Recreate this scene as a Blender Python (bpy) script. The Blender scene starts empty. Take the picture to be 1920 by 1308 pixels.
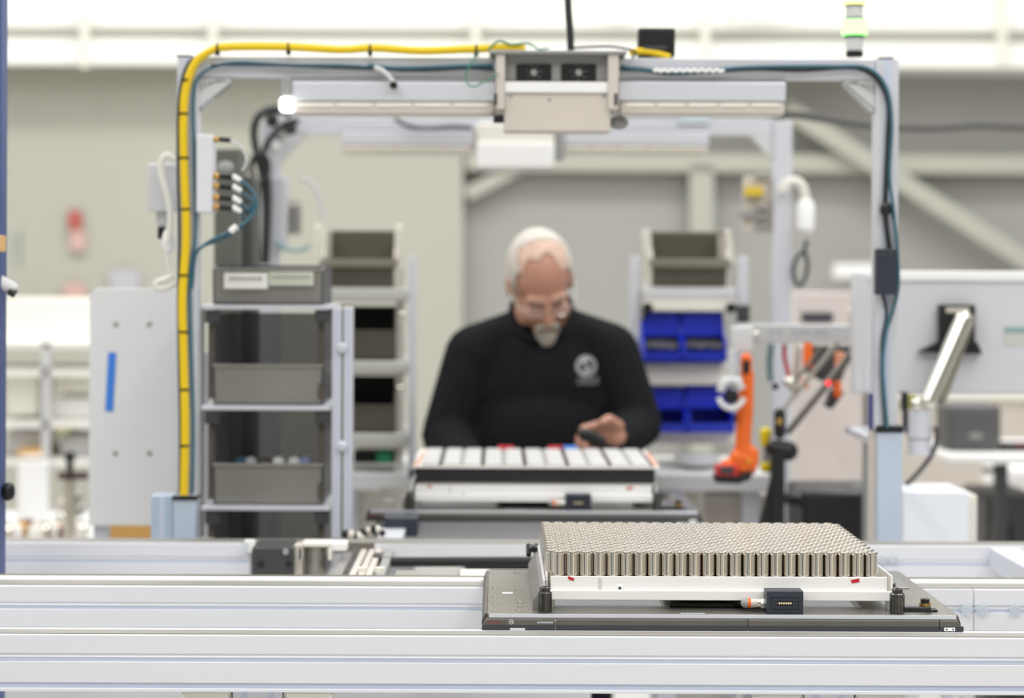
import bpy, bmesh, math, random
from mathutils import Vector, Matrix, Euler
random.seed(7)
SC = bpy.context.scene
COL = SC.collection
# ------------------------------------------------------------------ camera
F = 4500.0; CX = 929.0; CY = 505.0; TH = 0.004; HC = 1.42
cam_d = bpy.data.cameras.new('camera'); cam = bpy.data.objects.new('camera', cam_d); COL.objects.link(cam)
cam_d.sensor_fit = 'HORIZONTAL'; cam_d.sensor_width = 36.0; cam_d.lens = F/1920*36
cam_d.shift_x = (960-CX)/1920; cam_d.shift_y = (CY-654)/1920
cam_d.clip_start = 0.05; cam_d.clip_end = 100
cam.matrix_world = Matrix.Translation((0, 0, HC)) @ Matrix.Rotation(math.pi/2, 4, 'X') @ Matrix.Rotation(TH, 4, 'Z')
cam_d.dof.use_dof = True; cam_d.dof.focus_distance = 3.27; cam_d.dof.aperture_fstop = 3.3
SC.camera = cam
# ------------------------------------------------------------------ world + lights + exposure
SC.view_settings.view_transform = 'Standard'; SC.view_settings.look = 'None'
SC.view_settings.gamma = 1.0; SC.view_settings.use_curve_mapping = False
SC.view_settings.exposure = 0.0
w = bpy.data.worlds.new('hall_light'); SC.world = w; w.use_nodes = True
w.node_tree.nodes['Background'].inputs[0].default_value = (0.985, 0.99, 1.0, 1)
w.node_tree.nodes['Background'].inputs[1].default_value = 1.3
def area(name, loc, sx, sy, e, rot=(0, 0, 0), col=(1, .99, .97)):
    l = bpy.data.lights.new(name, 'AREA'); l.shape = 'RECTANGLE'; l.size = sx; l.size_y = sy; l.energy = e; l.color = col
    o = bpy.data.objects.new(name, l); COL.objects.link(o); o.location = loc; o.rotation_euler = rot
    return o
area('hall_lamp', (-2.5, 3.5, 5.2), 0.5, 9, 150)
area('hall_lamp', (2.5, 3.5, 5.2), 0.5, 9, 150)
area('hall_lamp', (0, -1.0, 5.2), 6, 0.6, 110)
area('hall_lamp', (0, 9.0, 5.6), 8, 0.6, 230)

# ------------------------------------------------------------------ helpers
def ray(px, py):
    u = px-CX; v = py-CY
    return (u+TH*v)/F, -(v-TH*u)/F
def P(px, py, Y):
    a, b = ray(px, py)
    return Vector((a*Y, Y, HC+b*Y))
def XZ(px, py, Y):
    p = P(px, py, Y); return p.x, p.z
def lin(c):
    return tuple(((x/255)/12.92 if x/255 <= .04045 else ((x/255+.055)/1.055)**2.4) for x in c)
MATS = {}
def mat(name, rgb, rough=.5, metal=0.0, var=.04, scale=12, bump=0.0, bscale=200, spec=.5, alpha=1.0, trans=0.0, emit=None, estr=0, stretch=None, ior=1.45):
    if name in MATS: return MATS[name]
    m = bpy.data.materials.new(name); m.use_nodes = True
    nt = m.node_tree; b = nt.nodes['Principled BSDF']
    tc = nt.nodes.new('ShaderNodeTexCoord'); mp = nt.nodes.new('ShaderNodeMapping')
    nt.links.new(tc.outputs['Object'], mp.inputs[0])
    if stretch: mp.inputs['Scale'].default_value = stretch
    n = nt.nodes.new('ShaderNodeTexNoise'); n.inputs['Scale'].default_value = scale; n.inputs['Detail'].default_value = 3
    nt.links.new(mp.outputs[0], n.inputs['Vector'])
    r = nt.nodes.new('ShaderNodeValToRGB')
    l = lin(rgb)
    r.color_ramp.elements[0].position = .3; r.color_ramp.elements[1].position = .7
    r.color_ramp.elements[0].color = tuple(max(0, x*(1-var)) for x in l)+(1,)
    r.color_ramp.elements[1].color = tuple(min(1, x*(1+var)) for x in l)+(1,)
    nt.links.new(n.outputs[0], r.inputs[0]); nt.links.new(r.outputs[0], b.inputs['Base Color'])
    b.inputs['Roughness'].default_value = rough; b.inputs['Metallic'].default_value = metal
    b.inputs['Specular IOR Level'].default_value = spec; b.inputs['IOR'].default_value = ior
    b.inputs['Alpha'].default_value = alpha; b.inputs['Transmission Weight'].default_value = trans
    if bump:
        n2 = nt.nodes.new('ShaderNodeTexNoise'); n2.inputs['Scale'].default_value = bscale; n2.inputs['Detail'].default_value = 4
        nt.links.new(mp.outputs[0], n2.inputs['Vector'])
        bp = nt.nodes.new('ShaderNodeBump'); bp.inputs['Strength'].default_value = bump; bp.inputs['Distance'].default_value = .002
        nt.links.new(n2.outputs[0], bp.inputs['Height']); nt.links.new(bp.outputs[0], b.inputs['Normal'])
    if emit:
        b.inputs['Emission Color'].default_value = lin(emit)+(1,); b.inputs['Emission Strength'].default_value = estr
    MATS[name] = m
    return m
ALU = mat('anodised_aluminium', (227, 228, 233), .42, .25, .02, 3, stretch=(.3, 4, 4))
ALU2 = mat('pale_aluminium', (214, 216, 223), .38, .35, .03, 4)
ALUG = mat('groove_shade_aluminium', (196, 204, 224), .5, .1, .03, 4)  # bluish tone paints the shade inside the profile grooves
ALUD = mat('satin_aluminium', (168, 166, 160), .35, .6, .08, 10, stretch=(.1, 6, 6))
STRIP = mat('wear_strip_grey', (140, 137, 130), .45, .25, .10, 8, .1, stretch=(.15, 10, 10))
STEEL = mat('brushed_steel', (172, 168, 160), .28, .9, .08, 30, .1, stretch=(1, 8, 8))
DSTEEL = mat('dark_steel', (60, 60, 58), .3, .85, .15, 30, .15)
CHROME = mat('polished_metal', (225, 222, 212), .12, 1.0, .03, 20)
BRASS = mat('brass', (196, 158, 96), .3, .9, .08, 30)
GOLD = mat('gold_contact', (246, 226, 180), .3, .3, .02, 30)
WHITE = mat('white_powder_coat', (240, 239, 236), .4, 0, .015, 6)
CREAM = mat('cream_paint', (228, 225, 214), .5, 0, .02, 4)
LGREY = mat('light_grey_paint', (205, 205, 206), .45, 0, .02, 4)
MGREY = mat('mid_grey_paint', (150, 150, 148), .45, 0, .04, 5)
BEIGE = mat('warm_grey_metal', (208, 200, 190), .45, .15, .03, 8)
BLACK = mat('black_plastic', (24, 24, 25), .4, 0, .1, 30)
DGREY = mat('dark_grey_plastic', (62, 62, 64), .45, 0, .06, 25, .1)
SLATE = mat('slate_plastic', (44, 50, 60), .42, 0, .06, 25)
PALSIDE = mat('conductive_plastic', (92, 88, 82), .42, .1, .08, 20, .2, 400)
PALDARK = mat('dark_conductive_plastic', (52, 52, 56), .45, 0, .08, 20, .2, 400)
YEL = mat('yellow_hose', (232, 196, 22), .4, 0, .03, 6)
YELP = mat('yellow_plastic', (225, 205, 20), .45, 0, .03, 6)
TEAL = mat('teal_cable', (56, 100, 116), .4, 0, .08, 20)
GREEN = mat('green_wire', (60, 135, 95), .4, 0, .08, 20)
CABLE = mat('black_cable', (40, 44, 46), .42, 0, .1, 30)
RED = mat('red_tape', (190, 30, 42), .5, 0, .12, 60)
REDC = mat('red_cable', (190, 60, 60), .5, 0, .05, 20)
BLUET = mat('blue_masking_tape', (60, 130, 220), .6, 0, .04, 40)
BLUEB = mat('blue_bin_plastic', (18, 48, 196), .38, 0, .06, 10)
ORANGE = mat('orange_plastic', (238, 108, 34), .42, 0, .04, 12)
SMOKE = mat('smoked_plastic', (142, 139, 130), .22, 0, .05, 8, alpha=.85, spec=.6)
SMOKED = mat('dark_smoked_plastic', (84, 85, 92), .3, 0, .06, 8, alpha=.62)
OLIVE = mat('olive_grey_steel', (92, 88, 78), .35, .2, .06, 8)
OLIVEL = mat('light_olive_steel', (128, 124, 110), .35, .25, .06, 8)
CARD = mat('tan_board', (214, 166, 96), .7, 0, .06, 10)
PAPER = mat('paper_label', (236, 234, 228), .6, 0, .02, 30)
WTEXT = mat('white_print', (235, 235, 235), .5, 0, .02, 30)
RTEXT = mat('red_print', (140, 66, 54), .5, 0, .05, 30)
RIMM = mat('embroidery_grey', (150, 152, 156), .8, 0, .1, 200)
RIMB = mat('embroidery_white', (205, 206, 210), .8, 0, .1, 200)
LEDW = mat('lit_lamp_white', (255, 255, 255), .4, emit=(250, 255, 252), estr=1.6)
LEDG = mat('lit_lamp_green', (200, 255, 190), .4, emit=(140, 255, 110), estr=1.7)
LEDY = mat('lit_lamp_yellow', (255, 255, 190), .4, emit=(255, 255, 130), estr=1.5)
REDL = mat('lit_red_dot', (255, 60, 60), .4, emit=(255, 40, 50), estr=1.5)
RIVET = mat('milky_clip', (214, 224, 230), .15, 0, .12, 300, alpha=.5)

class MB:
    def __init__(s): s.v = []; s.f = []; s.m = []; s.mats = []
    def mi(s, m):
        if m not in s.mats: s.mats.append(m)
        return s.mats.index(m)
    def add(s, vs, fs, m):
        k = len(s.v); i = s.mi(m); s.v += [Vector(q) for q in vs]
        for f in fs: s.f.append([k+j for j in f]); s.m.append(i)
        return s
    def box(s, x0, x1, y0, y1, z0, z1, m):
        if x0 > x1: x0, x1 = x1, x0
        if y0 > y1: y0, y1 = y1, y0
        if z0 > z1: z0, z1 = z1, z0
        return s.add([(x0,y0,z0),(x1,y0,z0),(x1,y1,z0),(x0,y1,z0),(x0,y0,z1),(x1,y0,z1),(x1,y1,z1),(x0,y1,z1)],
              [(0,3,2,1),(4,5,6,7),(0,1,5,4),(1,2,6,5),(2,3,7,6),(3,0,4,7)], m)
    def pbox(s, a, b, c, d, Y, dep, m):   # photo rectangle a,b..c,d at distance Y, running back by dep
        x0, _ = XZ(a, (b+d)/2, Y); x1, _ = XZ(c, (b+d)/2, Y)
        _, z1 = XZ((a+c)/2, b, Y); _, z0 = XZ((a+c)/2, d, Y)
        return s.box(x0, x1, Y, Y+dep, z0, z1, m)
    def prism(s, poly, axis, a, b, m):    # poly of 2D points extruded along axis
        n = len(poly)
        def pt(q, t):
            if axis == 'X': return (t, q[0], q[1])
            if axis == 'Y': return (q[0], t, q[1])
            return (q[0], q[1], t)
        vs = [pt(q, a) for q in poly]+[pt(q, b) for q in poly]
        fs = [(i, (i+1) % n, n+(i+1) % n, n+i) for i in range(n)]+[tuple(reversed(range(n))), tuple(range(n, 2*n))]
        return s.add(vs, fs, m)
    def cyl(s, p0, p1, r0, r1=None, n=20, m=None, cap=True):
        r1 = r0 if r1 is None else r1
        p0 = Vector(p0); p1 = Vector(p1); d = (p1-p0).normalized()
        q = d.to_track_quat('Z', 'Y'); vs = []
        for p, r in ((p0, r0), (p1, r1)):
            for i in range(n):
                a = 2*math.pi*i/n; vs.append(p+q @ Vector((r*math.cos(a), r*math.sin(a), 0)))
        fs = [(i, (i+1) % n, n+(i+1) % n, n+i) for i in range(n)]
        if cap: fs += [tuple(reversed(range(n))), tuple(range(n, 2*n))]
        return s.add(vs, fs, m)
    def lathe(s, prof, c, m, n=24, axis=(0, 0, 1)):
        q = Vector(axis).to_track_quat('Z', 'Y'); c = Vector(c); vs = []; fs = []
        for r, z in prof:
            for i in range(n):
                a = 2*math.pi*i/n; vs.append(c+q @ Vector((r*math.cos(a), r*math.sin(a), z)))
        for k in range(len(prof)-1):
            for i in range(n): fs.append((k*n+i, k*n+(i+1) % n, (k+1)*n+(i+1) % n, (k+1)*n+i))
        fs.append(tuple(reversed(range(n)))); fs.append(tuple(range((len(prof)-1)*n, len(prof)*n)))
        return s.add(vs, fs, m)
    def tube(s, pts, r, m, n=10, sub=8, smooth=True):
        pts = [Vector(p) for p in pts]
        if smooth and len(pts) > 2:
            q = [pts[0]]+pts+[pts[-1]]; out = []
            for i in range(1, len(q)-2):
                for k in range(sub):
                    t = k/sub; a, b, c, d = q[i-1], q[i], q[i+1], q[i+2]
                    out.append(.5*((2*b)+(c-a)*t+(2*a-5*b+4*c-d)*t*t+(3*b-a-3*c+d)*t**3))
            out.append(pts[-1]); pts = out
        vs = []; fs = []; L = len(pts); up = None
        for i, p in enumerate(pts):
            d = (pts[min(i+1, L-1)]-pts[max(i-1, 0)]).normalized()
            if up is None:
                up = d.orthogonal().normalized()
            up = (up-d*up.dot(d)).normalized(); sd = d.cross(up)
            for k in range(n):
                a = 2*math.pi*k/n; vs.append(p+(up*math.cos(a)+sd*math.sin(a))*r)
        for i in range(L-1):
            for k in range(n): fs.append((i*n+k, i*n+(k+1) % n, (i+1)*n+(k+1) % n, (i+1)*n+k))
        fs.append(tuple(reversed(range(n)))); fs.append(tuple(range((L-1)*n, L*n)))
        return s.add(vs, fs, m)
    def sphere(s, c, r, m, n=16, rings=10, M=None):
        r = (r, r, r) if not hasattr(r, '__len__') else r
        vs = []; fs = []
        for j in range(rings+1):
            t = math.pi*j/rings
            for i in range(n):
                a = 2*math.pi*i/n
                q = Vector((r[0]*math.sin(t)*math.cos(a), r[1]*math.sin(t)*math.sin(a), -r[2]*math.cos(t)))
                if M: q = M @ q
                vs.append(Vector(c)+q)
        for j in range(rings):
            for i in range(n): fs.append((j*n+i, j*n+(i+1) % n, (j+1)*n+(i+1) % n, (j+1)*n+i))
        return s.add(vs, fs, m)
    def capsule(s, p0, p1, r0, r1, m, n=14):
        s.cyl(p0, p1, r0, r1, n, m); s.sphere(p0, r0, m, n, 8); s.sphere(p1, r1, m, n, 8); return s
    def quadplate(s, pts, th, m):        # planar polygon (3D) thickened along its normal
        pts = [Vector(p) for p in pts]; nrm = (pts[1]-pts[0]).cross(pts[2]-pts[0]).normalized()*th; n = len(pts)
        return s.add(pts+[p+nrm for p in pts], [tuple(reversed(range(n))), tuple(range(n, 2*n))]+[(i, (i+1) % n, n+(i+1) % n, n+i) for i in range(n)], m)
    def xform(s, M, start=0):
        for i in range(start, len(s.v)): s.v[i] = M @ s.v[i]
        return s
    def build(s, name, parent=None, bevel=0.0, smooth=True, seg=2, angle=35):
        if parent is not None:
            o = parent
            off = Vector((0, 0, 0))
            while o is not None: off += o.location; o = o.parent
        else:
            xs = [q.x for q in s.v]; ys = [q.y for q in s.v]; zs = [q.z for q in s.v]
            off = Vector(((min(xs)+max(xs))/2, (min(ys)+max(ys))/2, min(zs)))
        me = bpy.data.meshes.new(name); me.from_pydata([tuple(q-off) for q in s.v], [], s.f)
        for m in s.mats: me.materials.append(m)
        me.polygons.foreach_set('material_index', s.m)
        bm = bmesh.new(); bm.from_mesh(me)
        bmesh.ops.remove_doubles(bm, verts=bm.verts, dist=1e-7)
        bmesh.ops.recalc_face_normals(bm, faces=bm.faces); bm.to_mesh(me); bm.free()
        ob = bpy.data.objects.new(name, me); COL.objects.link(ob)
        if parent is not None: ob.parent = parent
        else: ob.location = off
        if smooth:
            me.shade_smooth(); me.set_sharp_from_angle(angle=math.radians(angle))
        if bevel:
            b = ob.modifiers.new('bevel', 'BEVEL'); b.width = bevel; b.segments = seg; b.limit_method = 'ANGLE'; b.angle_limit = math.radians(40)
        return ob
def thing(name, label, cat, loc, group=None, kind=None):
    o = bpy.data.objects.new(name, None); COL.objects.link(o); o.location = loc; o.empty_display_size = .05
    return tag(o, label, cat, group, kind)
def tag(o, label=None, cat=None, group=None, kind=None):
    if label: o['label'] = label
    if cat: o['category'] = cat
    if group: o['group'] = group
    if kind: o['kind'] = kind
    return o
def kids(o): return [c for c in bpy.data.objects if c.parent == o]
def copy_tree(o, parent=None):
    c = o.copy(); COL.objects.link(c)
    if parent is not None: c.parent = parent
    for ch in kids(o): copy_tree(ch, c)
    return c
def simple(name, label, cat, a, b, c, d, Y, dep, m, bevel=.002, group=None):
    return tag(MB().pbox(a, b, c, d, Y, dep, m).build(name, None, bevel), label, cat, group)
def text_obj(name, body, size, m, parent, loc, rot=(math.pi/2, 0, 0), ext=.0002, shear=0, width=None):
    cu = bpy.data.curves.new(name, 'FONT'); cu.body = body; cu.size = size; cu.extrude = ext; cu.align_x = 'LEFT'; cu.shear = shear
    t = bpy.data.objects.new('tmp', cu); COL.objects.link(t)
    dg = bpy.context.evaluated_depsgraph_get(); me = bpy.data.meshes.new_from_object(t.evaluated_get(dg))
    bpy.data.objects.remove(t); bpy.data.curves.remove(cu)
    me.name = name; me.materials.clear(); me.materials.append(m); xs = 1.0
    if width: q_ = [v.co.x for v in me.vertices]; xs = width/(max(q_)-min(q_))
    M = Matrix.Translation(loc) @ Euler(rot).to_matrix().to_4x4() @ Matrix.Diagonal((xs, 1, 1, 1)); me.transform(M)
    off = Vector((0, 0, 0)); q = parent
    while q is not None: off += q.location; q = q.parent
    me.transform(Matrix.Translation(-off))
    o = bpy.data.objects.new(name, me); COL.objects.link(o); o.parent = parent
    return o

# ================================================================== ROOM
FLOORM = mat('hall_floor', (192, 191, 188), .35, 0, .05, 2)
WALLB = mat('beige_wall', (178, 177, 165), .8, 0, .02, .6)
WALLG = mat('grey_wall', (160, 159, 154), .8, 0, .03, .6)
WALLW = mat('white_cladding', (246, 245, 238), .7, 0, .02, .8)
BEAM = mat('pale_beam_paint', (176, 176, 164), .6, 0, .02, 1)
DARKSLAB = mat('reflected_dark', (40, 40, 42), .5, 0, .05, 2)
tag(MB().box(-9, 9, -6, 14, -.1, 0, FLOORM).build('floor'), kind='structure')
WY0, WK = 12.0, 0.08
def wp(px, py, off=0.0):     # the point of the far wall seen at a photo position
    a, b = ray(px, py); Y = (WY0-off)/(1-WK*a)
    return Vector((a*Y, Y, HC+b*Y))
def wallY(x): return WY0+WK*x
def wallslab(mb, x0, x1, z0, z1, off0, off1, m):
    vs = []
    for z in (z0, z1):
        for (x, o) in ((x0, off1), (x1, off1), (x1, off0), (x0, off0)): vs.append((x, wallY(x)-o, z))
    return mb.add(vs, [(0,3,2,1),(4,5,6,7),(0,1,5,4),(1,2,6,5),(2,3,7,6),(3,0,4,7)], m)
zt = wp(930, 131).z
xs_ = wp(868, 500).x
wb = MB(); wallslab(wb, -9, xs_, 0, zt, -.2, .12, WALLB); wallslab(wb, xs_, 9, 0, zt, -.2, 0, WALLG)
wob = tag(wb.build('wall_back'), kind='structure')
up = MB(); wallslab(up, -9, 9, zt, 6.0, -.2, .22, WALLW); up.build('upper_cladding', wob)
def beam(mb, a, b, wpx, off, th, m):     # a beam on the wall between two photo points, wpx wide
    A = wp(*a, off); B = wp(*b, off); d = (B-A).normalized(); n = Vector((WK, -1, 0)).normalized()
    s = d.cross(n).normalized()*wpx/2*A.y/F
    vs = [A+s, B+s, B-s, A-s]; vs = [v for v in vs]+[v-n*th*-1 for v in vs]
    return mb.add(vs, [(0,1,2,3),(7,6,5,4),(0,4,5,1),(1,5,6,2),(2,6,7,3),(3,7,4,0)], m)
for i, (a, b, wd, off, th) in enumerate([
    ((872, 303), (4200, 327), 34, .02, .1), ((1310, 310), (1310, 1030), 44, .02, .1), ((1470, 205), (2700, 986), 34, .1, .08),
    ((872, 365), (975, 312), 26, .02, .08)]):
    tag(beam(MB(), a, b, wd, off, th, BEAM).build('trim_%d' % (i+1)), kind='structure')
ribs = [((-2300, 90), (4200, 116), 48, .26, .1, WALLW), ((-2300, 34), (4200, 60), 18, .26, .08, WALLW), ((-2300, 60), (4200, 86), 7, .26, .05, BEAM)]  # the narrow darker strip paints the shadow line between the white ribs
for i, (a, b, wd, off, th, m) in enumerate(ribs):
    tag(beam(MB(), a, b, wd, off, th, m).build('trim_%d' % (i+5)), kind='structure')
for i, x in enumerate((160, 400, 890, 1320, 1875)):
    tag(beam(MB(), (x, 128), (x, -120), 16, .36, .05, CREAM).build('trim_%d' % (i+8)), kind='structure')
for i, (a, b) in enumerate((((1190, 30), (1100, -60)), ((1360, 40), (1500, -30)))):
    tag(beam(MB(), a, b, 16, .42, .04, CREAM).build('trim_%d' % (i+13)), kind='structure')
tag(MB().box(-9.2, -9, -6, 14, 0, 6, WALLB).build('wall_left'), kind='structure')
tag(MB().box(9, 9.2, -6, 14, 0, 6, WALLG).build('wall_right'), kind='structure')
fw = tag(MB().box(-9, 9, -6.2, -6, 0, 6, WALLB).build('wall_front'), kind='structure')
# dark slabs added to the wall behind the camera for the metal to reflect
k = 1
for x0, x1, h, m in ((-7.5, -5.6, 3.2, DARKSLAB), (-3.6, -2.4, 2.6, DARKSLAB), (0.9, 2.2, 3.4, DARKSLAB), (4.2, 6.6, 3.4, DARKSLAB)):
    tag(MB().box(x0, x1, -6, -5.9, 0, h, m).build('reflected_slab_%d' % k), kind='structure'); k += 1
# made-up dark, tan and white blocks behind the camera for the cells to mirror
tag(MB().box(-2.0, -1.2, -1.2, -.6, 0, 1.5, DGREY).box(-2.02, -1.18, -1.22, -.58, 1.5, 1.53, BLACK).build('reflected_dark_block', None, .01), 'dark grey block added behind the camera for the cells to mirror', 'cabinet')
tag(MB().box(2.75, 3.9, -1.4, -.8, 0, 1.7, mat('reflected_tan', (206, 180, 140), .7, 0, .05, 6)).box(2.75, 3.9, -1.41, -1.4, .6, .66, PAPER).build('reflected_tan_block', None, .01), 'tall tan block added behind the camera for the cells to mirror', 'carton')
t = thing('reflected_white_block', 'tall white locker added behind the camera for the cells to mirror', 'reflector', (1.95, -1.0, 0))
MB().box(1.4, 2.5, -1.3, -.8, 0, 2.0, WHITE).build('block_body', t, .01)
for x in (1.42, 1.96): MB().box(x, x+.52, -.8, -.785, .05, 1.95, WHITE).build('block_front', t, .004)
tag(MB().cyl((2.6, 2.4, 0), (2.6, 2.4, .70), .06, m=YELP).box(2.45, 2.75, 2.25, 2.55, 0, .02, BLACK).build('reflected_cylinder', None, .004), 'yellow bollard added right of the conveyor, outside the frame, for the cells to mirror', 'cylinder')  # made-up yellow shape, added only to streak the cells with its reflection

# signs and notices on the far wall
def wallsign(name, label, a, b, c, d, m, off=.14):
    pts = [wp(a, d, off), wp(c, d, off), wp(c, b, off), wp(a, b, off)]
    q = MB().quadplate(pts, .01, m)
    return tag(q.build(name), label, 'sign')
SGR = mat('red_sign', (178, 92, 84), .6); SGP = mat('pink_sign', (205, 170, 160), .6); SGL = mat('lilac_poster', (186, 184, 190), .6)
wallsign('wall_sign', 'small dark red sign high on the beige wall at far left', 128, 395, 154, 430, SGR)
wallsign('wall_sign', 'faded pink notice just under the dark red sign', 132, 432, 160, 470, SGP)
wallsign('wall_sign', 'faded pink square notice lower on the beige wall left of the grey panel', 120, 530, 160, 575, SGP)
wallsign('wall_sign', 'tiny pink notice left of the lower signs on the beige wall', 94, 565, 112, 588, SGP)
wallsign('wall_sign', 'small bright red sign lowest on the beige wall at far left', 132, 588, 150, 612, mat('bright_red_sign', (190, 86, 62), .6))
wallsign('wall_poster', 'pale lilac poster on the beige wall above the grey panel', 206, 505, 262, 545, SGL)

# ================================================================== CONVEYOR RAILS
ZT = .942
def rail_profile(Y, dep, zt=ZT):
    z = lambda d: zt-d
    return [(Y, z(.0008)), (Y, z(.0245)), (Y+.0025, z(.0250)), (Y+.0025, z(.0275)), (Y+.0008, z(.0280)), (Y+.0008, z(.0300)), (Y+.005, z(.0305)), (Y+.005, z(.0345)), (Y, z(.035)),
            (Y, z(.0625)), (Y+.006, z(.0635)), (Y+.006, z(.0695)), (Y+.0005, z(.070)), (Y+.0005, z(.0745)), (Y+dep, z(.0745)), (Y+dep, z(0)), (Y+.0008, z(0))]
def rail(parent, x0, x1, Y, dep, m=ALU):
    o = MB().prism(rail_profile(Y, dep), 'X', x0, x1, m).build('rail_body', parent, .0006, seg=1)
    MB().box(x0, x1, Y+.0022, Y+.004, ZT-.0345, ZT-.0300, ALUG).box(x0, x1, Y+.003, Y+.0055, ZT-.0700, ZT-.0630, ALUG).build('groove_shade_slab', o)  # slabs carry the painted shade of the two grooves
    return o
r = thing('conveyor_rail', 'long pale aluminium rail nearest the camera, along the bottom of the photo', 'conveyor rail', (0, 3.13, .86))
rail(r, -1.6, 1.6, 3.13, .0405)
MB().box(-1.6, 1.6, 3.1345, 3.1685, ZT, ZT+.0012, STRIP).build('wear_strip', r)
MB().box(-1.6, 1.6, 3.171, 3.206, .925, .9396, ALU).build('belt_ledge', r)
# second rail in two lengths
xj, _ = XZ(1826, 1100, 3.61)
for x0, x1, lab in ((-1.8, xj-.0004, 'middle aluminium rail under the rear edge of the front pallet'), (xj+.0004, 1.8, 'short right-hand length of the middle rail, right of the vertical joint')):
    r = thing('conveyor_rail', lab, 'conveyor rail', ((x0+x1)/2, 3.61, .86))
    rail(r, x0, x1, 3.61, .11)
    MB().box(x0, x1, 3.6155, 3.668, ZT, ZT+.0012, STRIP).build('wear_strip', r)
    MB().box(x0, x1, 3.675, 3.705, ZT, ZT+.003, WHITE).build('guide_strip', r)
    MB().box(x0, x1, 3.712, 3.72, ZT, ZT+.004, OLIVEL).build('rear_lip', r)
    if x0 > 0:
        for px in (1812, 1841, 1903):
            pass
rj = r
for px in (1812, 1841, 1903):
    c = P(px, 1141, 3.609)
    par = rj if px > 1826 else [o for o in bpy.data.objects if o.name.startswith('conveyor_rail') and o.get('label', '').startswith('middle')][0]
    MB().lathe([(.002, 0), (.008, .001), (.0095, .004), (.0095, .007), (.006, .0085), (.003, .0085)], c+Vector((0, .002, 0)), RIVET, 16, (0, -1, 0)).build('clip_nut', par)
# third rail, interrupted by the drive unit
r = thing('conveyor_rail', 'rearmost aluminium rail running behind the drive unit and pallet', 'conveyor rail', (0, 4.18, .86))
xa = XZ(468, 1050, 4.18)[0]; xb = XZ(702, 1030, 4.18)[0]; xc = XZ(1030, 1030, 4.18)[0]
rail(r, -2.0, xa, 4.18, .06)
rail(r, xc, 2.0, 4.18, .06)
MB().box(xb, xc, 4.185, 4.2, ZT-.03, ZT-.0005, ALU).build('rail_face', r, .001)
MB().box(-2.0, 2.0, 4.186, 4.238, ZT, ZT+.0012, STRIP).build('wear_strip', r)
MB().box(xa, xc, 4.2, 4.24, ZT-.02, ZT, ALUD).build('rail_web', r)
for px in (1655, 1675):
    MB().lathe([(.003, 0), (.009, .002), (.009, .006), (.004, .008)], P(px-0, 1048, 4.18)+Vector((0, .002, 0)), RIVET, 14, (0, -1, 0)).build('clip_nut', r)
MB().pbox(458, 1012, 478, 1036, 4.172, .012, WHITE).build('end_bracket', r, .002)
MB().lathe([(.002, 0), (.006, 0), (.006, .012), (.002, .013)], P(459, 1022, 4.17), RIVET, 12, (0, -1, 0)).build('clip_nut', r)

# transverse drive unit between second and third rail
t = thing('drive_motor', 'dark grey box-shaped conveyor motor between the middle and rear rails', 'motor', P(510, 1080, 4.05))
MB().pbox(472, 1026, 550, 1082, 4.02, .12, DGREY).build('housing', t, .003)
for a, b in ((536, 1034), (542, 1056), (489, 1056)): MB().lathe([(.004, 0), (.0055, .001), (.0055, .003), (.003, .004)], P(a, b, 4.02), ALUD if b < 1040 else BLACK, 12, (0, -1, 0)).build('screw', t)
MB().pbox(551, 1022, 566, 1082, 4.05, .05, BEIGE).build('mounting_plate', t, .001)
t = thing('drive_roller', 'upright ribbed grey metal drum right of the dark conveyor motor', 'roller', P(592, 1082, 4.06))
MB().cyl(P(592, 1084, 4.08), P(592, 1024, 4.08), .0175, n=28, m=STEEL).build('drum', t)
MB().pbox(566, 1018, 620, 1025, 4.05, .06, CREAM).build('top_plate', t, .001)
MB().pbox(560, 1026, 567, 1050, 4.05, .03, CREAM).build('bracket', t, .001); MB().pbox(615, 1026, 622, 1050, 4.05, .03, CREAM).build('bracket', t, .001)
MB().pbox(620, 1018, 650, 1032, 4.06, .05, WHITE).build('cap', t, .001)
t = thing('transfer_track', 'ribbed pale metal transfer track running away between the rails left of the black roller', 'track', (-.24, 3.78, .9))
for dx in (0, .014, .026): MB().box(-.232+dx, -.222+dx, 3.76, 4.3, .918, .932, BEIGE).build('track_rib', t, .001)
MB().box(-.262, -.246, 3.77, 4.3, .905, .928, ALUD).build('side_profile', t, .001)
MB().box(-.19, -.176, 3.8, 4.25, .905, .93, MGREY).build('side_profile', t, .001)
MB().box(-.25, -.17, 3.73, 3.76, .925, .936, CREAM).build('end_plate', t, .001)
for px in (680, 712): MB().cyl(P(px, 1072, 3.8), P(px, 1063, 3.8), .008, n=16, m=CREAM).build('cap', t)
t = thing('belt_roller', 'long black roller lying between the middle and rear rails left of the front pallet', 'roller', (-.05, 3.95, .9))
MB().cyl(P(712, 1053, 4.08), P(1012, 1052, 4.08), .0085, n=18, m=BLACK).build('shaft', t)
MB().pbox(700, 1040, 712, 1068, 4.06, .04, DGREY).build('bearing_block', t, .002)
tag(MB().box(*[XZ(738, 1065, 3.85)[0], XZ(858, 1065, 3.85)[0]], 3.74, 3.95, .918, .925, ALUD).build('cover_plate', None, .001), 'flat grey metal plate lying left of the black conveyor roller end', 'plate')
tag(MB().box(*[XZ(862, 1075, 3.8)[0], XZ(1000, 1075, 3.8)[0]], 3.74, 3.95, .918, .927, CREAM).build('cover_plate', None, .001), 'flat cream metal plate lying just behind the front pallet', 'plate')
t = thing('cross_profile', 'pale aluminium profile running away between the rails at far right', 'profile', (.8, 3.74, .89))
p0 = P(1906, 1092, 3.74); MB().box(.86, .91, 3.73, 4.17, .905, .94, ALU2).box(.875, .895, 3.73, 4.17, .94, .9402, ALUG).build('profile_body', t, .001)
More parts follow.
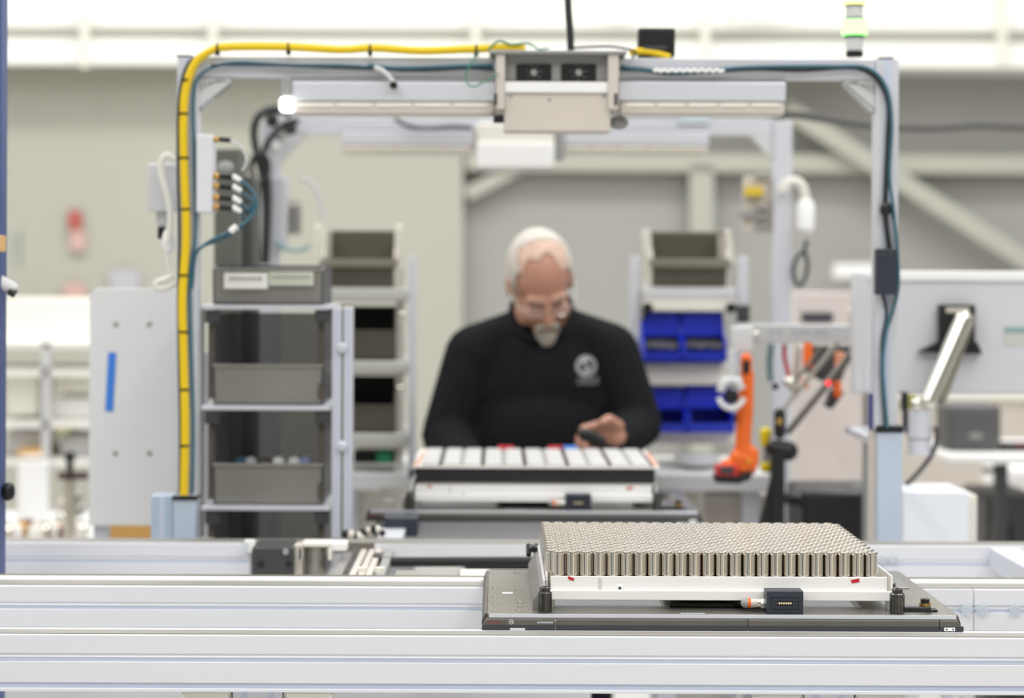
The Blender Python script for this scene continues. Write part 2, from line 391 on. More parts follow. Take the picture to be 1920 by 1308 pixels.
MB().box(.845, .858, 3.76, 3.9, .905, .925, MGREY).build('clamp_block', t, .001)
# conveyor bed below and supports
for x in (-1.25, -.31, .44, 1.22):
    g = thing('conveyor_stand', {-1.25: 'aluminium conveyor leg beneath the front rail at far left, outside the frame', -.31: 'aluminium conveyor leg under the front rail between two silver corner brackets', .44: 'aluminium conveyor leg under the front rail below the front pallet', 1.22: 'aluminium conveyor leg under the front rail at far right, outside the frame'}[x], 'conveyor leg', (x, 3.15, 0))
    m_ = MB().box(x-.033, x+.033, 3.15, 3.24, .03, .865, ALU2)
    for dx in (-.017, .017): m_.box(x+dx-.004, x+dx+.004, 3.1495, 3.151, .03, .865, ALUG)
    m_.build('leg_profile', g, .0015)
    MB().cyl((x, 3.19, 0), (x, 3.19, .03), .03, .02, m=DSTEEL).build('foot', g)
    for s in (-1, 1):
        x0 = x+s*.034; x1 = x+s*.1
        MB().prism([(x0, .867), (x1, .867), (x1, .858), (x0, .80)], 'Y', 3.145, 3.2, CHROME).build('corner_bracket', g, .004)
    MB().box(x-.03, x+.03, 3.62, 3.7, .03, .865, ALU2).build('rear_leg_profile', g, .0015)
    MB().cyl((x, 3.66, 0), (x, 3.66, .03), .03, .02, m=DSTEEL).build('foot', g)
for x in (-1.5, 1.45):
    g = thing('conveyor_stand', 'rear aluminium conveyor leg at far %s, outside the frame' % ('left' if x < 0 else 'right'), 'conveyor leg', (x, 4.2, 0))
    MB().box(x-.025, x+.025, 4.18, 4.24, .03, .866, ALU2).build('leg_profile', g, .0015); MB().cyl((x, 4.21, 0), (x, 4.21, .03), .03, .02, m=DSTEEL).build('foot', g)
# under-rail slivers visible along the very bottom of the photo
tag(MB().box(-.76, 1.6, 3.74, 4.18, .55, .57, LGREY).box(-.76, 1.6, 3.74, 3.76, .5, .55, LGREY).build('lower_shelf', None, .002), 'light grey shelf slung under the conveyor between the rails', 'shelf')

tag(MB().box(-.86, .17, 4.2, 4.206, .35, .866, LGREY).box(-.86, .17, 4.198, 4.2, .86, .866, ALUD).build('cover_sheet', None, .001), 'light grey cover sheet hanging below the rearmost rail', 'cover sheet')
# ================================================================== PALLETS
def make_pallet(dx, dy, label):
    X0 = -.0166+dx; X1 = .6264+dx; Y0 = 3.2+dy; Y1 = 3.68+dy; zt = .961; zb = .9402; zs = .9435
    t = thing('workpiece_pallet', label, 'pallet', ((X0+X1)/2, (Y0+Y1)/2, zb))
    pm = PALTOP
    tp = MB(); xs0 = [X0+.008, .078+dx, .236+dx, .375+dx, .505+dx, X1-.008]; ya, yb_ = Y0+.078, Y0+.34
    tp.box(xs0[0], xs0[5], Y0+.004, ya, zt-.008, zt, pm).box(xs0[0], xs0[5], yb_, Y1-.004, zt-.008, zt, pm)
    for i in (0, 2, 4): tp.box(xs0[i], xs0[i+1], ya, yb_, zt-.008, zt, pm)
    tp.build('top_plate', t)
    MB().box(X0+.010, X1-.010, Y0+.0015, Y0+.004, zt-.0050, zt-.0001, ALU2).build('edge_strip', t)
    prof = lambda s: [(Y0+.0018, zt-.0052), (Y0-.0015, zt-.0075), (Y0-.0015, zb+.001), (Y0+.002, zb), (Y0+.02, zb), (Y0+.02, zt-.0082)]
    xs = [X0, X0+.0985, X0+.355, X1-.0325, X1]
    for i in range(4):
        a, b = xs[i]+(.0004 if i else 0), xs[i+1]-(.0004 if i < 3 else 0)
        q = MB().prism(prof(0), 'X', a, b, PALSIDE)
        q.box(a+.0005, b-.0005, Y0-.0021, Y0-.0012, zb+.0002, zb+.0068, PALDARK)
        if i == 0:
            q2 = len(q.v)
            for j, v in enumerate(q.v):
                if abs(v.x-a) < 1e-6 and v.z > zt-.009: v.x += .006
        if i == 3:
            for j, v in enumerate(q.v):
                if abs(v.x-b) < 1e-6 and v.z > zt-.009: v.x -= .008
        q.build('edge_segment', t, .0006, seg=1)
    MB().prism([(X0+.008, zt-.002), (X0+.004, zt-.002), (X0, zs+.004), (X0, zs), (X0+.02, zs), (X0+.02, zt-.009), (X0+.008, zt-.009)], 'Y', Y0+.021, Y1, PALSIDE).build('side_frame', t, .0005, seg=1)
    MB().prism([(X1-.008, zt-.002), (X1-.004, zt-.002), (X1, zs+.004), (X1, zs), (X1-.02, zs), (X1-.02, zt-.009), (X1-.008, zt-.009)], 'Y', Y0+.021, Y1, PALSIDE).build('side_frame', t, .0005, seg=1)
    MB().box(X0+.02, X1-.02, Y1-.02, Y1-.001, zs, zt-.008, PALDARK).build('rear_frame', t)
    # rub plates
    MB().box(X0+.038, X0+.058, Y0-.0022, Y0, zb-.0002, zb+.0024, LGREY).build('rub_pad', t)
    m_ = MB().box(X1-.0265, X1-.012, Y0-.0024, Y0-.001, zb+.0005, zb+.0052, WHITE)
    m_.build('rub_pad', t, .0004)
    for q in (.0232, .0148): MB().cyl((X1-q, Y0-.0027, zb+.003), (X1-q, Y0-.002, zb+.003), .0012, n=12, m=BLACK).build('pad_screw', t)
    # light windows in the plate seen under the tray
    for a, b in ((.078, .236), (.375, .505)):
        for xx in (a, b-.003): MB().box(xx+dx, xx+dx+.003, Y0+.078, Y0+.34, zt-.008, zt+.0006, ALUD).build('window_edge', t)
    # countersunk holes
    hs = MB()
    k = 0
    for x, y in ((.018, .03), (.05, .03), (.018, .10), (.052, .115), (.052, .07), (.018, .165), (.018, .26), (.05, .24), (.018, .42), (.05, .43), (.12, .018), (.17, .016), (.45, .016), (.52, .02), (.6, .02), (.575, .13), (.6, .26), (.56, .3), (.6, .42), (.565, .40)):
        hs.lathe([(.0046, 0), (.0046, .0003), (.0028, .0003), (.0018, .0001)], (X0+x, Y0+y, zt), CHROME, 14)
    tag(hs.build('screw_holes', t), kind='stuff')
    MB().box(X0+.028, X0+.043, Y0+.2, Y0+.215, zt, zt+.0003, LGREY).build('sticker', t)
    # left clamp rail
    MB().prism([(.052+dx, zt), (.070+dx, zt), (.070+dx, .988), (.066+dx, .990), (.0625+dx, .990), (.052+dx, .972)], 'Y', Y0+.045, Y1-.02, mat('clamp_steel', (146, 144, 138), .4, .4, .08, 20, .1)).build('clamp_rail', t, .0006)
    MB().box(.066+dx, .0695+dx, Y0+.05, Y1-.02, .972, 1.0, LGREY).build('clamp_strip', t, .0005)
    MB().lathe([(.004, 0), (.009, .002), (.009, .008), (.007, .010), (.003, .012)], (.06+dx, Y1-.012, .988), BLACK, 14).build('clamp_screw', t)
    for x in (.066, .0545):
        MB().cyl((x+dx-.002, Y1-.02, .985), (x+dx-.002, Y1-.004, .998), .004, n=10, m=BLACK).build('clamp_clip', t)
    # locating posts
    for px in (1021.5, 1682):
        c = P(px, 1150, 3.222); c.z = zt; c.x += dx; c.y += dy
        rr = .0096; n = 40; prof = [(rr, 0), (rr, .0255), (rr-.001, .027), (.0072, .027), (.0072, .0325), (.0062, .0335), (.004, .0335), (.004, .028)]
        q = MB().lathe(prof, c, mat('post_steel', (92, 91, 88), .2, .9, .2, 60), n)
        for v in q.v:
            d = Vector((v.x-c.x, v.y-c.y, 0)); a = math.atan2(d.y, d.x)
            if d.length > .0055:
                f = 1+(.035 if px > 1500 else .012)*(1 if int((a+math.pi)/(2*math.pi)*20) % 2 else -1)
                v.x = c.x+d.x*f; v.y = c.y+d.y*f
        q.build('locating_post', t, angle=20)
    MB().lathe([(.008, 0), (.008, .010)], (.548+dx, Y0+.06, zt), WHITE, 16).build('spacer', t)
    # latch at right
    y = Y0+.035
    MB().box(.545+dx, .598+dx, y, y+.02, zt, zt+.0028, BLACK).box(.55+dx, .59+dx, y+.002, y+.018, zt+.0028, zt+.006, DGREY).build('latch_plate', t, .0006)
    MB().lathe([(.0075, 0), (.0075, .004), (.009, .0045), (.009, .006), (.006, .006)], (.583+dx, y+.012, zt+.0045), BRASS, 18).build('latch_collar', t)
    MB().lathe([(.0062, 0), (.0062, .006), (.005, .007)], (.583+dx, y+.012, zt+.0095), BLACK, 18).build('latch_knob', t)
    # curled latch near right rear
    cc = Vector((.566+dx, Y0+.30, zt+.004))
    pts = [cc+Vector((.016*math.cos(a)*(.4+a/9), .035*math.sin(a)*(.4+a/9), 0)) for a in [i*.5 for i in range(13)]]
    MB().tube(pts, .0022, DSTEEL, 8, 4).build('spring_hook', t)
    MB().box(.556+dx, .60+dx, Y0+.27, Y0+.36, zt, zt+.002, STEEL).build('hook_plate', t, .0005)
    # connector module
    x0, z1 = XZ(1437, 1107.5, 3.215); x1, z0 = XZ(1506, 1150.5, 3.215); x0 += dx; x1 += dx; yf = 3.213+dy; yb = 3.247+dy
    cm = MB().box(x0, x1, yf, yb, zt, z1, SLATE).build('connector_block', t, .0008)
    cxm = (x0+x1)/2+.0; czm = (z0+z1)/2-.0008
    fr = MB()
    for (a, b, c_, d) in ((-.0175, .0175, .0075, .0083), (-.0175, .0175, -.0083, -.0075), (-.0183, -.0175, -.0083, .0083), (.0175, .0183, -.0083, .0083)):
        fr.box(cxm+a, cxm+b, yf-.0006, yf+.0002, czm+c_, czm+d, BLACK)
    fr.build('socket_frame', cm)
    q = MB(); q.prism([(cxm+.0145*max(-1, min(1, 1.35*math.cos(a))), czm+.0035*math.sin(a)) for a in [2*math.pi*i/28 for i in range(28)]], 'Y', yf-.0008, yf, BLACK); q.build('socket', cm)
    for i in range(6):
        MB().lathe([(.0013, 0), (.0013, .0006), (.0008, .001)], (cxm-.0075+i*.003, yf-.0006, czm), GOLD, 12, (0, -1, 0)).build('contact_pin', cm)
    for sx in (-.0118, .0118): MB().lathe([(.0016, 0), (.0016, .0005), (.0009, .0005)], (cxm+sx, yf-.0006, czm), DGREY, 12, (0, -1, 0)).build('socket_screw', cm)
    # cable plug leaving the block to the left
    yc = 3.235+dy; zc = XZ(1420, 1130, 3.235)[1]
    pl = MB().cyl((x0, yc, zc), (x0-.006, yc, zc), .0075, .0075, 6, CHROME).cyl((x0-.006, yc, zc), (x0-.010, yc, zc), .0062, .0062, 18, CHROME).build('plug', t, .0004)
    MB().cyl((x0-.010, yc, zc), (x0-.019, yc, zc), .0058, .0062, 18, BEIGE).build('plug_sleeve', pl)
    MB().cyl((x0-.019, yc, zc), (x0-.023, yc, zc), .0064, .0064, 18, ORANGE).build('plug_ring', pl)
    MB().capsule((x0-.023, yc, zc), (x0-.026, yc, zc), .0063, .0065, MGREY, 18).build('plug_elbow', pl)
    MB().tube([(x0-.026, yc, zc), (x0-.032, yc+.02, zc-.004), (x0-.05, yc+.08, zt+.004), (x0-.08, yc+.2, zt+.004)], .003, BLACK).build('plug_cable', pl)
    MB().box(.24+dx, .37+dx, Y0+.07, Y0+.3, zt, zt+.006, BLACK).build('carrier_unit', t, .001)
    # printed marks on the plate and the front edge
    zz = zt-.0155; yy = Y0-.0017
    text_obj('brand_lettering', 'BOSCH', .0062, RTEXT, t, (X0+.0070, yy, zz+.0031), width=.0185)
    text_obj('printed_word', 'antistatisch', .0046, WTEXT, t, (X0+.0742, yy, zz+.0036), ext=.0002, width=.0208)
    ring = MB(); c0 = Vector((X0+.0395, yy, zz+.0052))
    ring.tube([c0+Vector((.0030*math.cos(a), 0, .0030*math.sin(a))) for a in [i*math.pi/12 for i in range(25)]], .00028, WTEXT, 6, 1, False)
    for s in (-1, 1): ring.box(c0.x+s*.0011-.0002, c0.x+s*.0011+.0002, yy-.0002, yy, c0.z-.0018, c0.z+.0018, WTEXT)
    ring.box(c0.x-.0011, c0.x+.0011, yy-.0002, yy, c0.z-.0002, c0.z+.0002, WTEXT); ring.build('round_emblem', t)
    MB().box(X0+.0981, X0+.0987, yy-.0002, yy+.001, zb+.011, zt-.0068, WTEXT).build('index_mark', t)
    # smudged print on plate
    sm = MB(); xk = P(1276, 1147, 3.212).x+dx
    for i in range(9): sm.box(xk+i*.0037, xk+i*.0037+.0026, Y0+.011, Y0+.0145, zt, zt+.0002, WTEXT)
    sm.build('plate_marking', t)
    return t
# brushed pallet plate: concentric swirl scratches in roughness and bump
PALTOP = mat('scratched_plate', (150, 147, 139), .2, .8, .1, 14, .03, 60)
nt = PALTOP.node_tree; b = nt.nodes['Principled BSDF']
wv = nt.nodes.new('ShaderNodeTexWave'); wv.wave_type = 'RINGS'; wv.rings_direction = 'Z'; wv.inputs['Scale'].default_value = 130; wv.inputs['Distortion'].default_value = 6; wv.inputs['Detail'].default_value = 3; wv.inputs['Detail Scale'].default_value = .6
tc = nt.nodes['Texture Coordinate']; mp2 = nt.nodes.new('ShaderNodeMapping'); mp2.inputs['Location'].default_value = (.28, .03, 0)
nt.links.new(tc.outputs['Object'], mp2.inputs[0]); nt.links.new(mp2.outputs[0], wv.inputs['Vector'])
mr = nt.nodes.new('ShaderNodeMapRange'); mr.inputs['To Min'].default_value = .24; mr.inputs['To Max'].default_value = .38
nt.links.new(wv.outputs['Fac'], mr.inputs['Value']); nt.links.new(mr.outputs[0], b.inputs['Roughness'])
make_pallet(0, 0, 'dark work pallet on the front rails carrying the cell-filled white tray')
DX2, DY2 = -.2294, 1.37
make_pallet(DX2, DY2, 'dark work pallet further back, in front of the man, carrying a black battery module')

def make_tray(dx, dy, label):
    zf = .9735; Xa, Xb = .0765, .5335; Yf = 3.2555; Yb = 3.668
    t = thing('cell_tray', label, 'tray', ((Xa+Xb)/2+dx, (Yf+Yb)/2+dy, .961))
    MB().box(Xa-.004+dx, Xb+.004+dx, Yf+.002+dy, Yb-.002+dy, .9727, zf, WHITE).build('tray_floor', t)
    MB().box(Xa+dx, Xb-.001+dx, Yf+dy, Yf+.003+dy, .9727, 1.0048, WHITE).build('front_wall', t, .0006)
    MB().box(Xa+dx, Xb+dx, Yb-.003+dy, Yb+dy, .9727, 1.0048, WHITE).build('rear_wall', t, .0006)
    MB().box(Xa-.006+dx, Xa-.004+dx, Yf+.006+dy, Yb+dy, .9727, 1.008, WHITE).build('side_wall', t, .0005)
    MB().box(Xb+.005+dx, Xb+.0075+dx, Yf+.003+dy, Yb+dy, .9727, 1.0065, WHITE).build('side_wall', t, .0005)
    MB().box(Xa-.001+dx, .5475+dx, 3.2500+dy, Yf+dy, .9732, .9862, WHITE).build('front_flange', t, .0008)
    for x in (Xa-.001, Xb+.006):
        for y in (Yf+.012, Yb-.012): MB().cyl((x+dx, y+dy, .9612), (x+dx, y+dy, .9727), .007, n=14, m=WHITE).build('foot', t)
    x, z = XZ(1162, 1102, 3.255)
    s = MB().lathe([(.0050, 0), (.0050, .0014), (.0042, .002), (.0022, .002), (.0018, .0008)], (x+dx, Yf+dy, z), WHITE, 20, (0, -1, 0)).build('screw', t)
    MB().lathe([(.0016, .0), (.0016, .0004)], (x+dx, Yf-.0019+dy, z), DSTEEL, 6, (0, -1, 0)).build('hex_socket', s)
    for px in (1123, 1127):
        x, z0 = XZ(px, 1106, 3.255); z1 = XZ(px, 1083, 3.255)[1]; MB().box(x-.0003+dx, x+.0003+dx, Yf-.0005+dy, Yf+dy, z0, z1, ALUD).build('wall_groove', t)
    for (a, b, c, d, e, f, g, h) in ((1064.5, 1079.5, 1076.5, 1083.5, 1076, 1088.5, 1066, 1085.5), (1595, 1087, 1611, 1084, 1611.5, 1091, 1597, 1093)):
        pts = [P(a, b, 3.2549), P(g, h, 3.2549), P(e, f, 3.2549), P(c, d, 3.2549)]
        pts = [p+Vector((dx, dy, 0)) for p in pts]
        q = MB(); q.quadplate(pts, .0003, RED); tag(q.build('red_sticker', t), 'small torn red sticker')
    return t
make_tray(0, 0, 'white tray on the front pallet, filled with upright metal battery cells')
make_tray(DX2, DY2, 'white tray on the rear pallet under the black battery module')

# battery cells
CELLS = mat('nickel_can', (228, 222, 213), .1, 1.0, .05, 80, .05, 30, stretch=(1, 1, .1))
CELLT = mat('nickel_cap', (184, 177, 165), .26, 1.0, .04, 60)
R_, PITCH, ROW = .0087, .01853, .01605
def cell_mesh(n=24, simple_=False):
    q = MB()
    h = .0635
    body = [(.0080, 0), (R_, .001), (R_, h-.0030), (R_-.0004, h-.0026), (R_, h-.0021), (R_, h-.0010), (.0083, h), (.0076, h)]
    top = [(.0076, h), (.0072, h-.0006), (.0045, h-.0006), (.0042, h-.0002), (.0003, h-.0002)]
    q.lathe(body, (0, 0, 0), CELLS, n)
    q.f.pop(); q.m.pop()
    q.lathe(top, (0, 0, 0), CELLT, n)
    q.f.pop(-2); q.m.pop(-2)
    return q
proto = cell_mesh().build('battery_cell')
proto.data.shade_smooth(); proto.data.set_sharp_from_angle(angle=math.radians(30))
XC0 = .0880+.0; YC0 = 3.2695
ORD = ['first', 'second', 'third', 'fourth', 'fifth', 'sixth', 'seventh', 'eighth', 'ninth', 'tenth', 'eleventh', 'twelfth', 'thirteenth', 'fourteenth', 'fifteenth', 'sixteenth', 'seventeenth', 'eighteenth', 'nineteenth', 'twentieth', 'twenty-first', 'twenty-second', 'twenty-third', 'twenty-fourth']
rest = []
cnt = 0
for rw in range(24):
    for c in range(24):
        x = XC0+c*PITCH-(PITCH/2 if rw % 2 else 0)-.0005; y = YC0+rw*ROW; z = .9736
        if cnt < 300:
            o = proto if cnt == 0 else proto.copy()
            if cnt: COL.objects.link(o)
            o.location = (x, y, z); o.rotation_euler[2] = random.uniform(0, 6.28)
            tag(o, 'nickel battery cell, %s from the left in the %s of the front white tray' % (ORD[c], 'front row' if rw == 0 else ORD[rw]+' row'), 'battery cell', 'battery cells in the white tray on the front pallet')
            cnt += 1
        else: rest.append((x, y, z))
q = MB(); base = cell_mesh(18)
for x, y, z in rest:
    k = len(q.v)
    for m in base.mats: q.mi(m)
    q.v += [v+Vector((x, y, z)) for v in base.v]; q.f += [[j+k for j in f] for f in base.f]; q.m += base.m
o = q.build('battery_cells', None, angle=30)
tag(o, 'nickel battery cells packed in the rear rows of the white tray', 'battery cells', None, 'stuff')

# ================================================================== BATTERY MODULE on the rear pallet
YM = 4.635
x0, _ = XZ(779, 895, YM); x1, _ = XZ(1228, 895, YM)
t = thing('battery_module', 'black box-shaped battery module with white striped top in front of the man', 'battery module', ((x0+x1)/2, YM+.2, 1.005))
zt1 = XZ(1000, 878, YM)[1]; zm = XZ(1000, 905, YM)[1]; zq = XZ(1000, 910, YM)[1]
MB().box(x0, x1, YM, 5.02, zm, zt1, mat('module_black', (34, 35, 40), .45, 0, .05, 20)).build('upper_case', t, .002)
MB().box(x0+.002, x1-.002, YM-.004, 5.02, zq, zm, STEEL).build('seam_band', t, .001)
MB().box(x0, x1, YM, 5.02, 1.0052, zq, BLACK).build('lower_case', t, .002)
MB().box(x0-.005, x1+.009, YM-.006, 5.07, zt1, zt1+.004, mat('module_top', (226, 220, 212), .5, 0, .02, 20)).build('cover_plate', t, .001)
wd = (x1-x0)/11.5
for i in range(11):
    a = x0+.012+i*wd*1.02
    MB().box(a, a+wd*.78, YM+.004, 5.05, zt1+.004, zt1+.008, mat('strip_white', (186, 185, 184), .5)).build('cell_strip', t, .001)
    MB().box(a+wd*.80, a+wd*.98, YM+.004, 5.05, zt1+.004, zt1+.0055, BLACK if i % 2 == 0 else MGREY).build('gap_strip', t)
for px, m in ((948, RED), (1043, RED), (1068, BLUET)):
    a = XZ(px, 842, 5.05)[0]; MB().box(a-.017, a+.017, 5.045, 5.065, zt1+.004, zt1+.013, m).build('terminal_cap', t, .002)
for px, m in ((1216, ORANGE), (786, ORANGE)):
    a = XZ(px, 860, 4.85)[0]
    for k in range(6): MB().box(a-.005+k*.0015, a+.006+k*.0015, YM+.02+k*.06, YM+.035+k*.06, zt1+.004, zt1+.0058, mat('orange_dot', (226, 150, 110), .5)).build('orange_mark', t)

# rear cross conveyor under second pallet
t = thing('cross_conveyor', 'short conveyor section running away under the rear pallet', 'conveyor', (-.02, 4.7, .6))
for x in (-.21, .345):
    MB().box(x, x+.045, 4.3, 5.15, .90, .94, ALU2).build('side_rail', t, .001)
MB().box(-.21, .39, 4.62, 4.66, .90, .935, ALU).build('cross_member', t, .001)
MB().box(-.21, .39, 5.1, 5.15, .87, .94, ALU2).build('cross_member', t, .001)
MB().pbox(722, 970, 783, 1006, 4.45, .10, SLATE).build('motor_block', t, .003)
MB().pbox(700, 985, 722, 1005, 4.46, .08, DSTEEL).build('motor_flange', t, .003)
MB().box(-.15, .34, 4.75, 5.1, .895, .905, CREAM).build('bed_plate', t, .001)
for x in (-.19, .365): MB().box(x-.02, x+.02, 5.08, 5.14, 0, .87, ALU2).build('leg', t, .001)
for i in range(9):
    p = P(652+i*8+random.uniform(-3, 3), 1000+random.uniform(-8, 5), 4.3)
    MB().sphere(p, .006+random.random()*.004, [DSTEEL, BEIGE, BLACK, CREAM][i % 4], 10, 6).build('fitting', t)

# ================================================================== FRONT GANTRY
def profile_post(parent, a, b, c, d, Y, dep=.045, groove=True, name='post', m=ALU2):
    q = MB().pbox(a, b, c, d, Y, dep, m)
    o = q.build(name, parent, .0015)
    if groove:
        w2 = (c-a)*.12; mid = (a+c)/2
        MB().pbox(mid-w2, b+1, mid+w2, d-1, Y-.0006, .001, ALUG).build('slot', o)
    return o
YG = 4.3
t = thing('gantry_frame', 'pale aluminium portal frame nearest the camera, wreathed in yellow and teal cables', 'gantry', P(1010, 1010, YG))
profile_post(t, 331, 106, 371, 932, YG)
profile_post(t, 1641, 110, 1684, 806, YG)
q = MB().pbox(371, 108, 1641, 147, YG+.003, .04, ALU2); o = q.build('cross_beam', t, .0015)
MB().pbox(371, 126, 1641, 131, YG+.0024, .001, ALUG).build('slot', o)
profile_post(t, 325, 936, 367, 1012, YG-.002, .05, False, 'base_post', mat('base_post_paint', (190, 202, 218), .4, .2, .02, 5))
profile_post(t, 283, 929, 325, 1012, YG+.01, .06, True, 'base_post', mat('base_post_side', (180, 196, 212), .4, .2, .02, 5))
profile_post(t, 1646, 810, 1692, 1016, YG-.002, .05, False, 'base_post', mat('base_post_paint', (190, 202, 218)))
profile_post(t, 1633, 806, 1646, 1016, YG+.02, .04, False, 'base_post', BEIGE)
MB().pbox(322, 930, 369, 937, YG-.006, .06, BLACK).build('clamp_cap', t, .001)
MB().pbox(1643, 798, 1694, 810, YG-.006, .06, BLACK).build('clamp_cap', t, .002)
for a, c in ((283, 367), (1646, 1692)):
    x0, x1 = XZ(a, 1012, YG)[0], XZ(c, 1012, YG)[0]; MB().box(x0, x1, YG, YG+.05, .01, .925, ALU2).build('leg_profile', t, .001); MB().box(x0-.03, x1+.03, YG-.03, YG+.08, 0, .01, DSTEEL).build('foot_plate', t, .001)
for (a, b, c) in (((372, 146), (431, 146), (372, 203)), ((1641, 150), (1583, 150), (1641, 208))):
    A, B, C = P(*a, YG+.005), P(*b, YG+.005), P(*c, YG+.005)
    g = MB().prism([(A.x, A.z), (B.x, B.z), (B.x, B.z-.008), (C.x+(.008 if C.x < 0 else -.008), C.z), (C.x, C.z)], 'Y', YG+.005, YG+.04, LGREY).build('corner_gusset', t, .001)
    D = Vector((.005, 0, 0))
    MB().quadplate([B+Vector((0, -.001, -.008)), C+Vector((0, -.001, 0)), C+Vector((0, .036, 0)), B+Vector((0, .036, -.008))], .003, MGREY).build('gusset_edge', g)
    for k in range(6):
        f = k/6+.06; p = A.lerp(B, f); qq = A.lerp(C, (1-f)*.8)
        MB().tube([p+Vector((0, -.001, -.006)), p+Vector(((qq.x-p.x)*.35, -.001, (C.z-A.z)*.5*(1-f)))], .0012, MGREY, 6).build('gusset_rib', g)
for (a, b) in ((345, 104), (1662, 108)):
    MB().pbox(a-14, b-1, a+14, b+3, YG, .045, DGREY).build('end_cap', t)
# box in the middle of the beam
t = thing('camera_housing', 'warm grey metal housing with two dark vents in the middle of the front gantry', 'housing', P(1045, 245, YG))
MB().pbox(917, 94, 1176, 101, YG-.05, .12, MGREY).build('top_flange', t, .002)
MB().pbox(947, 101, 1142, 152, YG-.02, .05, MGREY).build('vent_panel', t, .002)
for a, b in ((930, 947), (1140, 1160)): MB().pbox(a, 100, b, 205, YG-.045, .09, BEIGE).build('side_cheek', t, .002)
for a in (968, 1052):
    v = MB().pbox(a, 120, a+66, 153, YG-.024, .006, BLACK).build('vent', t, .002)
    c = P(a+33, 136, YG-.026)
    MB().lathe([(.006, 0), (.006, .002), (.002, .003)], c, MGREY, 16, (0, -1, 0)).build('fan_hub', v)
    for k in range(7):
        g = k*2*math.pi/7; MB().quadplate([c+Vector((.006*math.cos(g), 0, .006*math.sin(g))), c+Vector((.015*math.cos(g), -.001, .015*math.sin(g))), c+Vector((.015*math.cos(g+.4), .001, .015*math.sin(g+.4)))], .0008, DGREY).build('fan_blade', v)
MB().pbox(944, 153, 1142, 174, YG-.04, .06, WHITE).build('ledge', t, .002)
MB().pbox(945, 174, 1145, 247, YG-.035, .07, BEIGE).build('lower_case', t, .003)
for a in (958, 1030, 1132): MB().lathe([(.003, 0), (.003, .001), (.0015, .0015)], P(a, 180 if a != 1030 else 187, YG-.035), MGREY, 12, (0, -1, 0)).build('screw', t)
for a in (929, 1155): MB().pbox(a-3, 175, a+3, 197, YG-.047, .006, DGREY).build('slot', t)
MB().pbox(925, 215, 952, 230, YG-.03, .02, BLACK).build('cable_clamp', t, .002)
MB().sphere(P(1160, 230, YG+.02), (.018, .012, .012), MGREY, 12, 8).build('swivel_joint', t)
# light bars under the front beam
def lightbar(a, b, c, d, Y, label, split=.58, lamp=None):
    t = thing('light_bar', label, 'light bar', P((a+c)/2, d, Y))
    m = b+(d-b)*split
    MB().pbox(a, b, c, m, Y, .05, ALU2).build('housing', t, .003)
    MB().pbox(a+2, m, c-2, d, Y+.002, .046, BEIGE).build('diffuser', t, .006)
    n = 5
    for i in range(n):
        q = a+14+(c-a-20)*i/n
        MB().pbox(q, m+3, q+(c-a)/n-12, m+(d-m)*.42, Y-.0005, .004, CREAM).build('lens_strip', t, .001)
    MB().pbox(a, b-4, c, b, Y+.01, .03, MGREY).build('top_rail', t, .001)
    return t
lightbar(545, 153, 930, 216, 4.28, 'long light bar left of the housing under the front gantry')
lightbar(1160, 153, 1474, 216, 4.28, 'long light bar right of the housing under the front gantry')
t = thing('indicator_lamp', 'glowing white rounded lamp at left end of the front light bar', 'lamp', P(537, 212, 4.26))
MB().pbox(522, 180, 552, 211, 4.255, .03, LEDW).build('lens', t, .009, seg=4)
MB().pbox(526, 145, 545, 180, 4.27, .02, MGREY).build('bracket', t, .002)

# hoses and cables on the front gantry
def cable(name, label, pts, r, m, Y=None, cat='cable', ties=None, n=10):
    pp = [P(p[0], p[1], p[2] if len(p) > 2 else Y) for p in pts]
    o = MB().tube(pp, r, m, n)
    if ties:
        t = thing(name, label, cat, pp[-1])
        o.build('hose', t)
        for (a, b, hor) in ties:
            c = P(a, b, Y); d = Vector((1, 0, 0)) if hor else Vector((0, 0, 1))
            k = MB().cyl(c-d*.0018, c+d*.0018, r+.0012, n=16, m=BLACK)
            if hor: k.box(c.x-.004, c.x+.004, c.y-.004, c.y+.004, c.z-r-.006, c.z-r+.001, BLACK)
            k.build('cable_tie', t)
        return t
    return tag(o.build(name), label, cat)
cable('yellow_hose', 'thick yellow hose running up the left post and along the top of the front gantry',
      [(345, 928), (347, 800), (344, 650), (342, 560), (349, 440), (346, 330), (344, 240), (348, 170), (365, 120), (395, 95), (430, 88), (540, 88), (640, 93), (700, 90), (790, 95), (880, 92), (960, 89), (985, 93)], .0074, YEL, YG-.012, 'hose',
      [(346, 835, 0), (346, 730, 0), (344, 622, 0), (344, 516, 0), (348, 392, 0), (345, 296, 0), (344, 213, 0), (349, 150, 0), (408, 90, 1), (541, 89, 1), (694, 91, 1), (893, 92, 1)])
cable('yellow_hose', 'short yellow hose end on the front gantry beside the black box', [(1180, 98), (1205, 96), (1232, 100), (1256, 108)], .0065, YEL, YG+.01, 'hose')
cable('black_cable', 'thin dark cable pressed along the left edge of the yellow hose', [(337, 925), (338, 800), (335, 640), (334, 560), (336, 440), (333, 300), (336, 180), (352, 120), (380, 100)], .0022, CABLE, YG-.006)
cable('teal_cable', 'dark teal cable following the left post and underside of the front beam', [(360, 925), (362, 800), (358, 650), (356, 520), (366, 440), (364, 300), (362, 190), (372, 145), (405, 124), (450, 117), (540, 122), (640, 123), (720, 128), (760, 132), (840, 127), (925, 128)], .003, TEAL, YG-.008)
cable('teal_cable', 'second teal cable thickening the bundle on the front beam left of the housing', [(690, 122), (730, 127), (780, 127), (850, 124), (925, 122)], .0035, TEAL, YG-.012)
cable('black_cable', 'thin black cable on the front beam left of the housing', [(395, 122), (480, 122), (600, 126), (720, 131), (800, 133), (880, 129), (928, 132)], .0018, CABLE, YG-.013)
